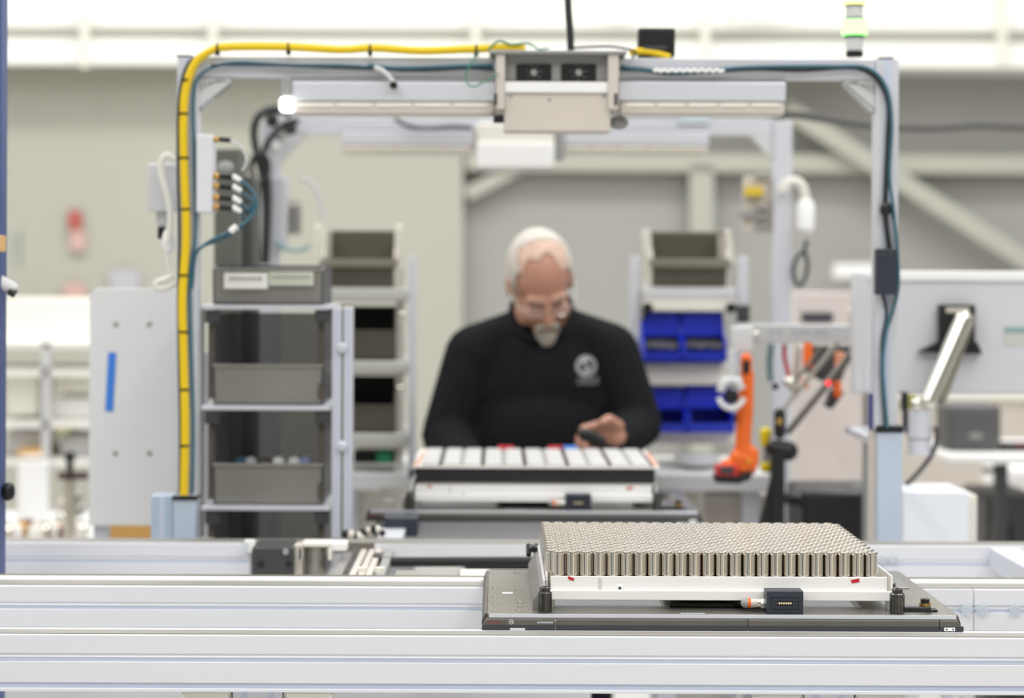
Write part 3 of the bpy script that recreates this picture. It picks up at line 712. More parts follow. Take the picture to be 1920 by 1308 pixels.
cable('black_cable', 'black cable bundle along the right half of the front beam and down the right post', [(1162, 128), (1200, 130), (1260, 137), (1330, 133), (1420, 128), (1500, 131), (1580, 126), (1620, 131), (1650, 155), (1666, 195), (1665, 260), (1662, 330), (1660, 400), (1668, 470)], .0048, CABLE, YG-.010)
cable('teal_cable', 'teal cable beside the black bundle on the right post', [(1165, 124), (1215, 132), (1290, 136), (1400, 126), (1560, 124), (1628, 128), (1662, 165), (1672, 230), (1668, 330), (1676, 400), (1684, 500), (1680, 560), (1664, 610), (1655, 680), (1660, 760), (1664, 802)], .003, TEAL, YG-.016)
cable('black_cable', 'black cable bowing out around the dark box on the right post', [(1666, 380), (1678, 420), (1683, 480), (1684, 540), (1672, 590), (1657, 640), (1654, 700), (1660, 800)], .003, CABLE, YG-.01)
cable('black_cable', 'thin black cable dropping from below the dark box on the right post', [(1655, 550), (1662, 590), (1654, 640), (1655, 700), (1661, 800)], .0025, CABLE, YG-.004)
tag(MB().sphere(P(1660, 392, YG-.018), (.010, .009, .014), BLACK, 14, 8).build('cable_clump'), 'black cable knot above the dark box on the right post', 'cable knot')
t = thing('junction_box', 'dark slate junction box strapped to the right front gantry post', 'junction box', P(1662, 552, YG-.03))
MB().pbox(1643, 466, 1682, 552, YG-.035, .028, SLATE).build('box', t, .002)
MB().pbox(1645, 475, 1680, 478, YG-.036, .002, DGREY).build('lid_seam', t)
cable('grey_conduit', 'short grey conduit curling from the front beam onto the left light bar', [(702, 126), (716, 132), (728, 142), (738, 156)], .0045, LGREY, 4.27, 'conduit')
tag(MB().lathe([(.007, 0), (.007, .006), (.005, .008)], P(738, 160, 4.268), DSTEEL, 16, (0, -1, 0)).build('cable_gland'), 'dark cable gland at the end of the short grey conduit', 'cable gland')
cable('green_wire', 'thin green wire looping beside the left of the housing', [(900, 95), (880, 125), (873, 148), (885, 162), (905, 155), (935, 138)], .0014, GREEN, YG-.05)
cable('green_wire', 'loose green wire tangled on top of the housing', [(915, 92), (935, 78), (960, 84), (990, 82), (1010, 92), (1030, 90)], .0018, GREEN, YG-.02)
cable('black_cable', 'black cable hanging down from above onto the housing', [(1062, -1400), (1063, -150), (1065, 0), (1069, 60), (1070, 96)], .0065, CABLE, YG)
cable('black_cable', 'thin black cable lying on top of the housing towards the black box', [(1072, 90), (1110, 88), (1150, 88), (1190, 96), (1185, 110)], .0022, CABLE, YG-.01)
o = MB(); o.tube([P(1225+i*7, 134, YG-.02)+Vector((0, 0, .003*(i % 2))) for i in range(20)], .0028, WHITE, 8)
tag(o.build('cable_tag'), 'glossy white label strip twisted round the cables on the right front beam', 'cable tag')
# black box on top
t = thing('sensor_box', 'square black box standing on top of the front gantry right of the housing', 'sensor box', P(1230, 106, YG))
MB().pbox(1197, 52, 1266, 106, YG+.015, .05, BLACK).build('box', t, .003)
MB().pbox(1200, 55, 1262, 98, YG+.012, .004, BLACK).build('front_panel', t, .002)
MB().pbox(1206, 86, 1250, 94, YG+.005, .012, DGREY).build('plug', t, .001)
# stack light
t = thing('stack_light', 'signal tower with lit green and yellow tiers on the right end of the front gantry', 'signal lamp', P(1602, 106, YG))
def seg(y0, y1, r, m, nm): MB().cyl(P(1602, y1, YG+.02), P(1602, y0, YG+.02), r, n=24, m=m).build(nm, t, .0015)
seg(96, 107, .0155, BLACK, 'base'); seg(70, 96, .0155, LGREY, 'collar'); seg(66, 71, .019, GREEN, 'collar_ring')
seg(38, 66, .0225, LEDG, 'green_lens'); seg(33, 38, .018, MGREY, 'collar_ring'); seg(12, 33, .0155, LGREY, 'collar')
seg(8, 12, .018, MGREY, 'collar_ring'); seg(-20, 8, .0225, LEDY, 'yellow_lens'); seg(-26, -20, .0225, LGREY, 'cap')

# valve / connector box on the left post
t = thing('connector_box', 'white connector box on the left front gantry post with four cable sockets', 'connector box', P(385, 400, YG))
MB().pbox(368, 252, 398, 398, YG-.02, .06, ALU).build('box', t, .002)
for py in (330, 349, 370, 388):
    MB().cyl(P(398, py, YG), P(411, py, YG), .0065, n=14, m=BRASS).build('socket_nut', t)
    MB().cyl(P(411, py, YG), P(436, py+2, YG), .0055, n=14, m=BLACK).build('plug', t)
    MB().cyl(P(436, py, YG), P(452, py+9, YG), .0055, .004, 12, WHITE).build('plug_tail', t)
MB().cyl(P(398, 261, YG), P(411, 261, YG), .0055, n=14, m=BRASS).build('socket_nut', t)
MB().cyl(P(411, 261, YG), P(432, 263, YG), .0045, n=14, m=BLACK).build('plug', t)
for i, py in enumerate((339, 358, 379, 397)):
    cable('teal_cable', ['topmost', 'second', 'third', 'lowest'][i]+' teal cable leaving the white connector box on the left post',
          [(450, py), (466, py+10+i*2), (480-i*4, 375+i*5), (476-i*3, 400+i*3), (455-i*3, 420+i*3), (430, 435+i*2), (400, 448+i*2), (380, 462), (366, 480), (360, 540+i*10)], .0028, TEAL, YG-.002+i*.006)
cable('grey_cable', 'thin grey cable arching from the top socket of the white connector box', [(432, 263), (452, 275), (462, 300), (455, 320)], .002, LGREY, YG)
tag(MB().cyl(P(444, 424, YG-.02), P(432, 434, YG-.02), .006, n=12, m=WHITE).build('cable_marker'), 'small white sleeve on the teal cables left of the rear rack', 'cable sleeve')
# grey canister behind it
t = thing('pressure_vessel', 'dark olive grey upright cabinet behind the white connector box', 'cabinet', P(440, 500, 4.9))
MB().pbox(398, 278, 450, 1790, 4.9, .12, mat('olive_cabinet', (96, 98, 90), .5, .1, .05, 6)).build('cabinet_body', t, .006)
MB().pbox(402, 330, 475, 1790, 4.93, .12, mat('olive_cabinet_dark', (78, 80, 76), .5, .1, .05, 6)).build('cabinet_body', t, .006)
MB().sphere(P(423, 314, 4.9), (.018, .008, .014), MGREY, 14, 8).build('knob', t)
# left grey enclosures outside the post
t = thing('outlet_box', 'light grey box hanging left of the front gantry with a looped white cord', 'box', P(300, 395, 4.36))
MB().pbox(276, 306, 331, 396, 4.36, .06, LGREY).build('box', t, .003)
MB().pbox(292, 398, 312, 422, 4.38, .04, LGREY).build('socket', t, .003)
MB().pbox(295, 424, 310, 448, 4.38, .03, BLACK).build('plug', t, .003)
cable('power_cable', 'white cord looping over the light grey box left of the gantry', [(326, 300), (312, 291), (302, 305), (303, 330), (312, 360), (319, 395), (318, 430), (314, 455)], .006, CREAM, 4.33, 'cord')
tag(MB().sphere(P(316, 452, 4.34), (.012, .012, .024), WHITE, 14, 10).build('cord_switch'), 'white oval inline switch on the hanging white cord', 'switch')
cable('power_cable', 'thin white cord tail below the inline switch', [(312, 470), (317, 500), (320, 530)], .0045, CREAM, 4.34, 'cord')
cable('power_cable', 'thick white cord folding back below the gantry post onto the grey panel', [(326, 515), (312, 523), (294, 530), (296, 541), (318, 538), (334, 524), (340, 500), (343, 420)], .0058, CREAM, 4.34, 'cord')
# panel with blue tape
t = thing('standing_screen', 'large light grey panel with rounded corner left of the front gantry', 'panel', P(255, 985, 4.75))
x0, z1 = XZ(168, 540, 4.75); x1, z0 = XZ(345, 985, 4.75)
rc = .02
poly = [(x0, z0), (x1, z0), (x1, z1)]+[(x0+rc-rc*math.sin(a), z1-rc+rc*math.cos(a)) for a in [i*math.pi/12 for i in range(7)]]
MB().prism(poly, 'Y', 4.75, 4.77, mat('panel_grey', (224, 224, 224), .5, 0, .012, 3)).build('sheet', t, .001)
for a, b in ((217, 607), (280, 607), (216, 849), (280, 849)): MB().lathe([(.0055, 0), (.005, .002), (.002, .003)], P(a, b, 4.75), ALUD, 14, (0, -1, 0)).build('screw', t)
for x in (x0+.02, x1-.02): MB().box(x-.015, x+.015, 4.775, 4.8, 0, z0+.1, ALU2).build('support', t, .001)
tag(MB().quadplate([P(197, 770, 4.749), P(212, 771, 4.749), P(218, 661, 4.749), P(203, 660, 4.749)], .0006, BLUET).build('tape_strip'), 'strip of bright blue tape stuck on the light grey panel', 'tape')

# ================================================================== RACK WITH SMOKED BINS (left, nearer)
YR = 4.45
def scoop_bin(label, a, ytop, yfront, c, ybot, Y, dep, mside, mfront, mback, group=None, lbl=False, front_in=.0, cat='bin'):
    """picking bin: a..c photo width, ytop rim of back, yfront upper edge of the front panel, ybot base"""
    x0, _ = XZ(a, ybot, Y); x1, _ = XZ(c, ybot, Y); zt_ = XZ(a, ytop, Y)[1]; zf = XZ(a, yfront, Y)[1]; zb = XZ(a, ybot, Y)[1]
    t = thing('picking_bin', label, cat, ((x0+x1)/2, Y+dep/2, zb), group)
    th = .004
    for x in (x0, x1-th):
        MB().prism([(Y+.01, zb), (Y+dep, zb), (Y+dep, zt_), (Y+.05, zt_), (Y+.03, zf+(zt_-zf)*.5), (Y, zf)], 'X', x, x+th, mside).build('side_wall', t)
    MB().box(x0+th, x1-th, Y+dep-th, Y+dep, zb, zt_, mback).build('back_wall', t)
    MB().box(x0+th, x1-th, Y+.01, Y+dep-th, zb, zb+th, mback).build('bottom', t)
    MB().prism([(Y+.012, zb), (Y, zf), (Y+.004, zf), (Y+.016, zb)], 'X', x0+th, x1-th, mfront).build('front_panel', t)
    MB().box(x0, x1, Y-.003, Y+.006, zf-.002, zf+.004, mfront).build('front_rim', t, .001)
    return t
t = thing('bin_rack', 'nearer left shelving rack of thin silver shelves holding smoked plastic bins', 'rack', P(500, 1010, YR))
for a, c in ((622, 640), (643, 661)):
    profile_post(t, a, 576, c, 1008, YR, .03, True, 'upright')
MB().pbox(640, 577, 643, 1008, YR+.01, .02, DGREY).build('upright_gap', t)
MB().pbox(371, 572, 379, 1008, YR+.02, .03, MGREY).build('rear_upright', t)
MB().pbox(380, 660, 390, 1008, YR+.2, .03, ALU2).build('rear_upright', t)
x0 = XZ(640, 1008, YR)[0]; MB().box(x0-.02, x0+.03, YR, YR+.03, 0, .86, ALU2).build('upright_foot', t)
x0 = XZ(378, 1008, YR)[0]; MB().box(x0-.005, x0+.025, YR+.02, YR+.05, 0, .86, ALU2).build('upright_foot', t)
for y in (572, 761, 949):
    MB().pbox(378, y, 619, y+8, YR-.005, .30, ALU2).build('shelf', t, .001)
    for a in (384, 590):
        MB().pbox(a, y+9, a+27, y+33, YR+.0, .012, DGREY).build('shelf_bracket', t, .001)
        MB().pbox(a+6, y+33, a+18, y+175 if y < 900 else 1008, YR+.02, .01, mat('bracket_brown', (88, 82, 74), .4, .2, .05, 10)).build('shelf_strut', t, .001)
for y in (652, 836): 
    MB().lathe([(.010, 0), (.010, .006), (.006, .009)], P(641, y, YR-.002), ALU2, 16, (0, -1, 0)).build('clamp_knob', t)
BINS = [('smoked grey bin with white paper labels on the top shelf of the nearer left rack', 468, 506, 571),
        ('smoked grey bin on the second shelf of the nearer left rack', 586, 686, 760),
        ('smoked grey bin on the third shelf of the nearer left rack, fullest of the three', 775, 872, 948),
        ('smoked grey bin below the lowest silver shelf of the nearer left rack', 962, 1040, 1090)]
for i, (lab, yt, yf, yb) in enumerate(BINS):
    b_ = scoop_bin(lab, 398, yt+(28 if i == 0 else 4), yf, 606, yb, YR+.015, .24, SMOKED, SMOKE, SMOKED, 'smoked bins on the nearer left rack')
    if i == 0:
        MB().pbox(420, 511, 502, 541, YR+.011, .001, PAPER).build('paper_label', b_)
        MB().pbox(504, 509, 588, 535, YR+.011, .001, mat('pale_green_label', (196, 202, 184), .6)).build('paper_label', b_)
        for k in range(7): MB().pbox(430+k*9, 519, 436+k*9, 526, YR+.0103, .0008, MGREY).build('printed_mark', b_)
        for k in range(8): MB().pbox(512+k*9, 517, 518+k*9, 522, YR+.0103, .0008, MGREY).build('printed_mark', b_)
# contents glimpsed in third bin
random.seed(3)
for k, (a, m) in enumerate(((452, TEAL), (470, LGREY), (498, OLIVE), (522, WHITE), (552, WHITE), (573, mat('pale_blue_bag', (150, 165, 200), .5)))):
    c = P(a, 866, YR+.1)
    tag(MB().sphere(c, (.013, .02, .011), m, 12, 8).build('small_part'), ['small teal part leftmost in the third smoked bin', 'small grey part next to the teal one in the third smoked bin', 'small olive part in the middle of the third smoked bin', 'white part in the third smoked bin right of the olive one', 'white part in the third smoked bin beside the pale blue bag', 'pale blue bag at the right end of the third smoked bin'][k], 'small part')

# ================================================================== REAR LEFT RACK
YS = 5.6
t = thing('bin_rack', 'rear left rack with light shelf fronts beside the man', 'rack', P(690, 885, YS))
MB().pbox(765, 480, 779, 884, YS, .03, ALU2).build('upright', t, .001)
MB().pbox(742, 500, 757, 884, YS+.04, .02, CREAM).build('side_plate', t, .001)
MB().pbox(594, 500, 606, 884, YS+.04, .02, CREAM).build('side_plate', t, .001)
for y0, y1 in ((539, 565), (676, 701), (812, 838)):
    MB().pbox(600, y0, 766, y1, YS-.005, .34, mat('shelf_front_grey', (184, 184, 178), .45, .1, .02, 6)).build('shelf', t, .006)
for (a, b) in ((754, 590), (750, 728)): MB().sphere(P(a, b, YS-.01), .009, CHROME, 12, 8).build('end_knob', t)
RL = [('open olive grey steel bin tilted on top of the rear left rack', 421, 487, 538), ('olive grey bin on the middle shelf of the rear left rack', 568, 622, 675), ('olive grey bin on the lower shelf of the rear left rack', 704, 762, 811)]
for i, (lab, yt, yf, yb) in enumerate(RL):
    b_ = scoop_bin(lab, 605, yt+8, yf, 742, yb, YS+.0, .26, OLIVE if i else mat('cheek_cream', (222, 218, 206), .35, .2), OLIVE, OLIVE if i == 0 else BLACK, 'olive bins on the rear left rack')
    if i == 0:
        for a in (590, 742):
            MB().pbox(a, yt, a+13, yf+2, YS+.02, .02, MATS['cheek_cream']).build('side_cheek', b_, .004)
        MB().pbox(600, yf, 746, yf+14, YS-.008, .006, OLIVEL).build('lip', b_, .002)
tag(MB().pbox(706, 845, 735, 868, YS+.02, .04, mat('green_box', (30, 120, 84), .5)).build('small_box', None, .003), 'small green box under the lowest shelf of the rear left rack', 'box')
tag(MB().pbox(662, 845, 752, 868, YS+.08, .1, BLACK).build('black_tray', None, .003), 'black tray under the lowest shelf of the rear left rack', 'tray')

# ================================================================== REAR RIGHT RACK
YQ = 5.78
t = thing('bin_rack', 'rear right rack with one olive bin above two rows of blue bins', 'rack', P(1290, 885, YQ))
MB().pbox(1182, 480, 1199, 874, YQ+.02, .03, ALU2).build('upright', t, .001)
MB().pbox(1382, 480, 1402, 874, YQ+.02, .03, ALU2).build('upright', t, .001)
MB().pbox(1200, 500, 1214, 600, YQ+.03, .02, CREAM).build('side_plate', t, .001)
for y0, y1, m in ((539, 562, LGREY), (562, 584, CREAM), (680, 722, CREAM), (808, 832, CREAM)):
    MB().pbox(1204 if y0 < 700 else 1214, y0, 1380, y1, YQ-.004, .3, m).build('shelf', t, .004)
for a in (1214, 1371): MB().cyl(P(a, 577, YQ-.03), P(a, 577, YQ), .013, n=16, m=BLACK).build('black_knob', t)
MB().pbox(1384, 572, 1406, 604, YQ-.0, .03, DGREY).build('clamp', t, .002)
b_ = scoop_bin('open olive grey steel bin tilted on top of the rear right rack', 1220, 430, 487, 1366, 538, YQ, .26, MATS['cheek_cream'], OLIVE, OLIVE)
for a, c in ((1204, 1222), (1360, 1374)):
    q = MB().prism([(XZ(a, 430, YQ)[0], XZ(a, 430, YQ)[1]), (XZ(c-3, 430, YQ)[0], XZ(c, 430, YQ)[1]), (XZ(c+6, 492, YQ)[0], XZ(c, 494, YQ)[1]), (XZ(a+6, 492, YQ)[0], XZ(a, 494, YQ)[1])], 'Y', YQ+.02, YQ+.04, MATS['cheek_cream']).build('side_cheek', b_, .002)
MB().pbox(1218, 486, 1370, 502, YQ-.008, .006, OLIVEL).build('lip', b_, .002)
MB().pbox(1216, 433, 1360, 440, YQ+.03, .006, OLIVEL).build('rear_lip', b_, .002)
GRIT = mat('grey_small_parts', (92, 90, 92), .6, .2, .5, 160)
def blue_bin(label, a, b, c, d, full):
    x0, z1 = XZ(a, b, YQ); x1, z0 = XZ(c, d, YQ); h = z1-z0; Y = YQ-.05
    t = thing('blue_bin', label, 'bin', ((x0+x1)/2, Y+.1, z0), 'blue bins on the rear right rack')
    th = .004; zf = z0+h*.22
    for x in (x0, x1-th): MB().prism([(Y, z0-.004), (Y+.2, z0), (Y+.2, z1), (Y+.09, z1), (Y+.06, z0+h*.55), (Y-.01, z0+h*.42), (Y-.015, z0+h*.1)], 'X', x, x+th, BLUEB).build('side_wall', t)
    MB().box(x0+th, x1-th, Y+.196, Y+.2, z0, z1, BLUEB).build('back_wall', t)
    MB().prism([(Y+.08, z1), (Y+.085, z1), (Y+.085, z0+h*.5), (Y+.08, z0+h*.5)], 'X', x0+th, x1-th, BLUEB).build('hood', t)
    MB().box(x0+th, x1-th, Y, Y+.196, z0, z0+th, BLUEB).build('bottom', t)
    MB().prism([(Y, z0), (Y-.014, zf), (Y-.010, zf), (Y+.004, z0)], 'X', x0+th, x1-th, BLUEB).build('front_wall', t)
    if full:
        me = MB(); n = 10; W = x1-x0-2*th; vs = []; fs = []
        for i in range(n+1):
            for j in range(n+1):
                vs.append((x0+th+W*i/n, Y+.0+.19*j/n, z0+h*(.28+.3*j/n)+random.uniform(-.003, .003)))
        for i in range(n):
            for j in range(n): fs.append((i*(n+1)+j, (i+1)*(n+1)+j, (i+1)*(n+1)+j+1, i*(n+1)+j+1))
        me.add(vs, fs, GRIT); tag(me.build('small_parts', t), kind='stuff')
    return t
blue_bin('upper left blue bin of the rear right rack, filled with dark parts', 1204, 585, 1275, 676, True)
blue_bin('upper right blue bin of the rear right rack, filled with dark parts', 1279, 585, 1358, 676, True)
blue_bin('lower left blue bin of the rear right rack, beside the man\'s elbow', 1222, 728, 1284, 808, False)
blue_bin('lower right blue bin of the rear right rack, behind the orange screwdriver', 1288, 724, 1372, 808, False)
# benches behind
for lab, a, c in (('white workbench under the rear left rack', 600, 775), ('white workbench under the rear right rack, behind the orange screwdriver', 1232, 1442)):
    t = thing('workbench', lab, 'workbench', P((a+c)/2, 1010, 5.62)-Vector((0, 0, P((a+c)/2, 1010, 5.62).z)))
    x0 = XZ(a, 900, 5.6)[0]; x1 = XZ(c, 900, 5.6)[0]
    MB().box(x0, x1, 5.58, 6.15, .905, .945, LGREY).build('worktop', t, .003)
    for x in (x0+.02, x1-.06):
        for y in (5.62, 6.08): MB().box(x, x+.04, y, y+.04, 0, .905, ALU2).build('leg', t, .001)
    MB().box(x0+.02, x1-.02, 6.1, 6.12, .3, .905, CREAM).build('modesty_panel', t)
x0 = XZ(1262, 850, 5.7)[0]
tag(MB().lathe([(.02, 0), (.05, .012), (.055, .03), (.03, .034)], (x0+.06, 5.75, .9455), mat('clear_bag', (214, 216, 218), .3), 18).build('plastic_bag'), 'crumpled pale plastic bag on the white workbench left of the orange screwdriver', 'bag')

# ================================================================== REAR GANTRY
YH = 5.9
t = thing('gantry_frame', 'rear aluminium portal frame behind the man', 'gantry', P(1000, 1010, YH)-Vector((0, 0, P(1000, 1010, YH).z)))
MB().pbox(1449, 226, 1484, 1100, YH, .045, ALU2).build('post', t, .0015)
MB().pbox(487, 226, 522, 1100, YH, .045, ALU2).build('post', t, .0015)
MB().pbox(522, 220, 1449, 252, YH+.004, .04, ALU2).build('cross_beam', t, .0015)
xq = XZ(1466, 1100, YH)[0]; MB().box(xq-.023, xq+.023, YH, YH+.045, 0, XZ(1466, 1090, YH)[1], ALU2).build('post_foot', t)
xq = XZ(504, 1100, YH)[0]; MB().box(xq-.023, xq+.023, YH, YH+.045, 0, XZ(504, 1090, YH)[1], ALU2).build('post_foot', t)
for (a, b, c) in (((522, 252), (575, 252), (522, 310)), ((1449, 252), (1405, 252), (1449, 300))):
    A, B, C = P(*a, YH+.005), P(*b, YH+.005), P(*c, YH+.005)
    MB().prism([(A.x, A.z), (B.x, B.z), (C.x, C.z)], 'Y', YH+.005, YH+.04, LGREY).build('corner_gusset', t, .001)
t = thing('camera_housing', 'white box in the middle of the rear gantry', 'housing', P(966, 318, YH-.05))
MB().pbox(893, 232, 1040, 268, YH-.04, .09, CREAM).build('upper_case', t, .004)
MB().pbox(893, 266, 1040, 316, YH-.05, .11, WHITE).build('lower_case', t, .006)
lightbar(641, 246, 890, 290, YH-.02, 'light bar left of the white box under the rear gantry')
lightbar(1042, 246, 1330, 290, YH-.02, 'light bar right of the white box under the rear gantry')
t = thing('mount_bracket', 'grey bracket hanging right of the white box on the rear gantry', 'bracket', P(1048, 300, YH))
MB().pbox(1041, 240, 1058, 300, YH-.03, .04, MGREY).build('arm', t, .003)
simple('name_plate', 'pale blue plate on the rear gantry beam above its right light bar', 'plate', 1272, 217, 1330, 232, YH-.004, .006, mat('pale_blue_plate', (196, 208, 216), .4))
# black cables of the rear gantry
cable('black_cable', 'thick black cable arching over the left corner of the rear gantry', [(545, 215), (515, 205), (488, 215), (476, 245), (482, 290), (492, 330), (498, 400), (494, 495)], .010, CABLE, YH-.06)
cable('black_cable', 'second black cable twisted round the left corner of the rear gantry', [(560, 225), (530, 235), (505, 262), (490, 300), (500, 325), (504, 380), (500, 495)], .008, CABLE, YH-.08)
o = MB()
o.tube([P(487+16*math.cos(a), 314+26*math.sin(a), YH-.1) for a in [i*math.pi/6 for i in range(13)]], .007, BLACK)
tag(o.build('cable_loop'), 'oval black cable loop on the left post of the rear gantry', 'cable')
for i, (a, b) in enumerate(((525, 250), (545, 240), (515, 275), (510, 225))):
    tag(MB().sphere(P(a, b, YH-.07), (.016, .012, .018), [MGREY, DGREY, LGREY, BLACK][i], 12, 8).build('cable_fitting'), ['mid grey', 'dark grey', 'light grey', 'black'][i]+' fitting among the cables at the left corner of the rear gantry', 'fitting')
cable('black_cable', 'dark cable sagging between the two gantries left of the housing', [(740, 222), (765, 236), (800, 241), (850, 238), (885, 240)], .005, SLATE, YH-.05)
cable('grey_cable', 'thick dark grey cable sagging across the wall at upper right', [(1440, 212, 5.92), (1500, 216, 6.0), (1560, 226, 6.2), (1640, 236, 6.5), (1740, 241, 6.8), (1840, 236, 7.0), (1980, 242, 7.2), (2600, 262, 7.6), (6000, 300, 8.0)], .010, mat('grey_rubber', (78, 76, 74), .6), 7.2, 'cable')
t = thing('control_box', 'pale control box with vents behind the left rack', 'control box', P(540, 470, YH-.03))
MB().pbox(514, 330, 538, 470, YH-.03, .05, ALU2).build('box', t, .003)
for y in (385, 400, 413, 427): MB().pbox(545, y, 562, y+8, YH-.0, .02, MGREY).build('socket', t, .002)
MB().pbox(540, 372, 566, 440, YH+.02, .01, BEIGE).build('socket_plate', t, .002)
cable('grey_cable', 'faint grey cable arching above the open bin of the rear left rack', [(560, 335), (585, 345), (600, 375), (606, 410)], .005, LGREY, YH, 'cable')
cable('teal_cable', 'pale teal cable hanging behind the left racks', [(515, 452), (535, 465), (560, 470), (580, 460)], .005, mat('faded_teal', (130, 165, 168), .5), YH-.04, 'cable')
# stuff on right post of rear gantry
t = thing('control_box', 'grey terminal unit with yellow block left of the rear gantry right post', 'control box', P(1420, 430, YH+.01))
MB().pbox(1394, 330, 1448, 435, YH+.03, .03, BEIGE).build('back_plate', t, .003)
MB().pbox(1397, 350, 1431, 368, YH, .03, mat('yellow_relay', (214, 184, 60), .5)).build('yellow_relay', t, .002)
for y in (325, 385, 402, 420): MB().pbox(1418, y, 1440, y+9, YH+.01, .02, MGREY).build('terminal', t, .002)
MB().pbox(1386, 395, 1412, 408, YH+.01, .02, MGREY).build('terminal', t, .002)
cable('white_hose', 'thick white hose curving over the right post of the rear gantry', [(1468, 360), (1475, 344), (1490, 340), (1504, 350), (1510, 375), (1511, 400)], .012, CREAM, YH-.03, 'hose')
tag(MB().lathe([(.014, 0), (.022, .01), (.022, .07), (.012, .085)], P(1510, 437, YH-.03), WHITE, 18).build('filter_cup'), 'white filter cup at the end of the thick white hose', 'filter cup')
cable('coiled_cable', 'black coil of cable hanging right of the rear gantry post', [(1512, 450), (1508, 470), (1496, 480), (1488, 500), (1490, 525), (1500, 535), (1510, 520), (1514, 495), (1509, 472)], .005, CABLE, YH-.03)
simple('small_sign', 'dark label on a pinkish box right of the rear gantry post', 'label', 1504, 586, 1562, 603, 6.49, .01, mat('dark_label', (66, 64, 76), .5))
simple('storage_box', 'pinkish white cabinet behind the horizontal tool arm', 'cabinet', 1488, 548, 1612, 1470, 6.5, .2, mat('pinkish_white', (214, 204, 198), .6))

# ================================================================== PERSON
SKIN = mat('skin', (184, 136, 114), .5, 0, .05, 25, .15, 300)
SKINR = mat('lips', (150, 92, 82), .5)
HAIRM = mat('white_hair', (200, 192, 182), .8, 0, .12, 90, .5, 300)
BEARDM = mat('grey_beard', (182, 176, 164), .85, 0, .12, 90, .5, 300)
BLK = mat('black_sweatshirt', (24, 25, 28), .9, 0, .12, 30, .35, 260, spec=.2)
TRS = mat('dark_trousers', (40, 42, 50), .9, 0, .1, 30, spec=.2)
YP = 5.5
def W(px, py, Y=YP): return P(px, py, Y)
def remesh(q, name, parent, m, voxel, sm=6):
    o = q.build(name, parent)
    md = o.modifiers.new('r', 'REMESH'); md.mode = 'VOXEL'; md.voxel_size = voxel; md.use_smooth_shade = True
    s = o.modifiers.new('s', 'SMOOTH'); s.factor = .5; s.iterations = sm
    bpy.context.view_layer.update()
    dg = bpy.context.evaluated_depsgraph_get(); me = bpy.data.meshes.new_from_object(o.evaluated_get(dg))
    o.modifiers.clear(); me.name = name; me.materials.clear(); me.materials.append(m); me.polygons.foreach_set('material_index', [0]*len(me.polygons)); me.shade_smooth(); o.data = me
    return o
man = thing('person', 'bald-topped man with white goatee, glasses and black sweatshirt, head bent over the module', 'person', (.105, 5.52, 0))
HM = Matrix.Translation(W(1014, 529, 5.44)) @ Matrix.Rotation(math.radians(-7), 4, 'Y') @ Matrix.Rotation(math.radians(7), 4, 'Z') @ Matrix.Rotation(math.radians(42), 4, 'X') @ Matrix.Scale(.93, 4)
def H(x, y, z): return HM @ Vector((x, y, z))
HR = HM.to_3x3()
def skeleton(g, skin):
    q = MB()
    cx = .107
    def ell(c, r): q.sphere(c, tuple(a+g for a in r), SKIN, 20, 14)
    def cap(a, b, r0, r1): q.capsule(a, b, r0+g, r1+g, SKIN, 16)
    ell((cx, 5.55, 1.16), (.175, .105, .17)); ell((cx, 5.54, 1.02), (.175, .125, .16)); ell((cx, 5.56, .93), (.165, .12, .12))
    ell((cx, 5.55, 1.265), (.13, .085, .06))
    cap((cx, 5.55, 1.27), (cx+.002, 5.52, 1.345), .075, .062)
    cap((cx-.03, 5.55, 1.275), (-.046, 5.53, 1.222), .056, .066); cap((cx+.03, 5.55, 1.28), (.262, 5.53, 1.228), .056, .066)
    cap((-.046, 5.53, 1.222), (-.108, 5.50, 1.04), .066, .055); cap((.262, 5.53, 1.228), (.324, 5.50, 1.07), .066, .054)
    cap((-.108, 5.50, 1.04), (-.06, 5.30, .985), .052, .038); cap((.328, 5.50, 1.065), (.268, 5.335, 1.035), .05, .036)
    return q
# body in skin: head, neck, trunk, arms, hands and legs as one surface
q = skeleton(-.012, True)
def hs(c, r): q.sphere(H(*c), r, SKIN, 20, 14, HR)
hs((0, .012, .035), (.074, .094, .086)); hs((0, -.018, -.035), (.062, .074, .082)); hs((0, -.062, -.098), (.03, .026, .026))
hs((0, .02, -.01), (.07, .085, .08))
for s in (-1, 1):
    hs((s*.034, -.066, -.034), (.026, .022, .026)); hs((s*.077, .012, -.012), (.009, .018, .03)); hs((s*.045, -.02, -.075), (.022, .035, .03))
    q.capsule(H(s*.012, -.083, .016), H(s*.045, -.074, .014), .010, .008, SKIN)
q.capsule(H(0, -.086, .008), H(0, -.106, -.034), .008, .0125, SKIN)
for s in (-1, 1): hs((s*.011, -.096, -.036), (.008, .009, .007))
q.capsule(H(-.016, -.087, -.066), H(.016, -.087, -.066), .0075, .0075, SKIN)
q.capsule(H(0, .03, -.06), (.107, 5.53, 1.3), .058, .062, SKIN)
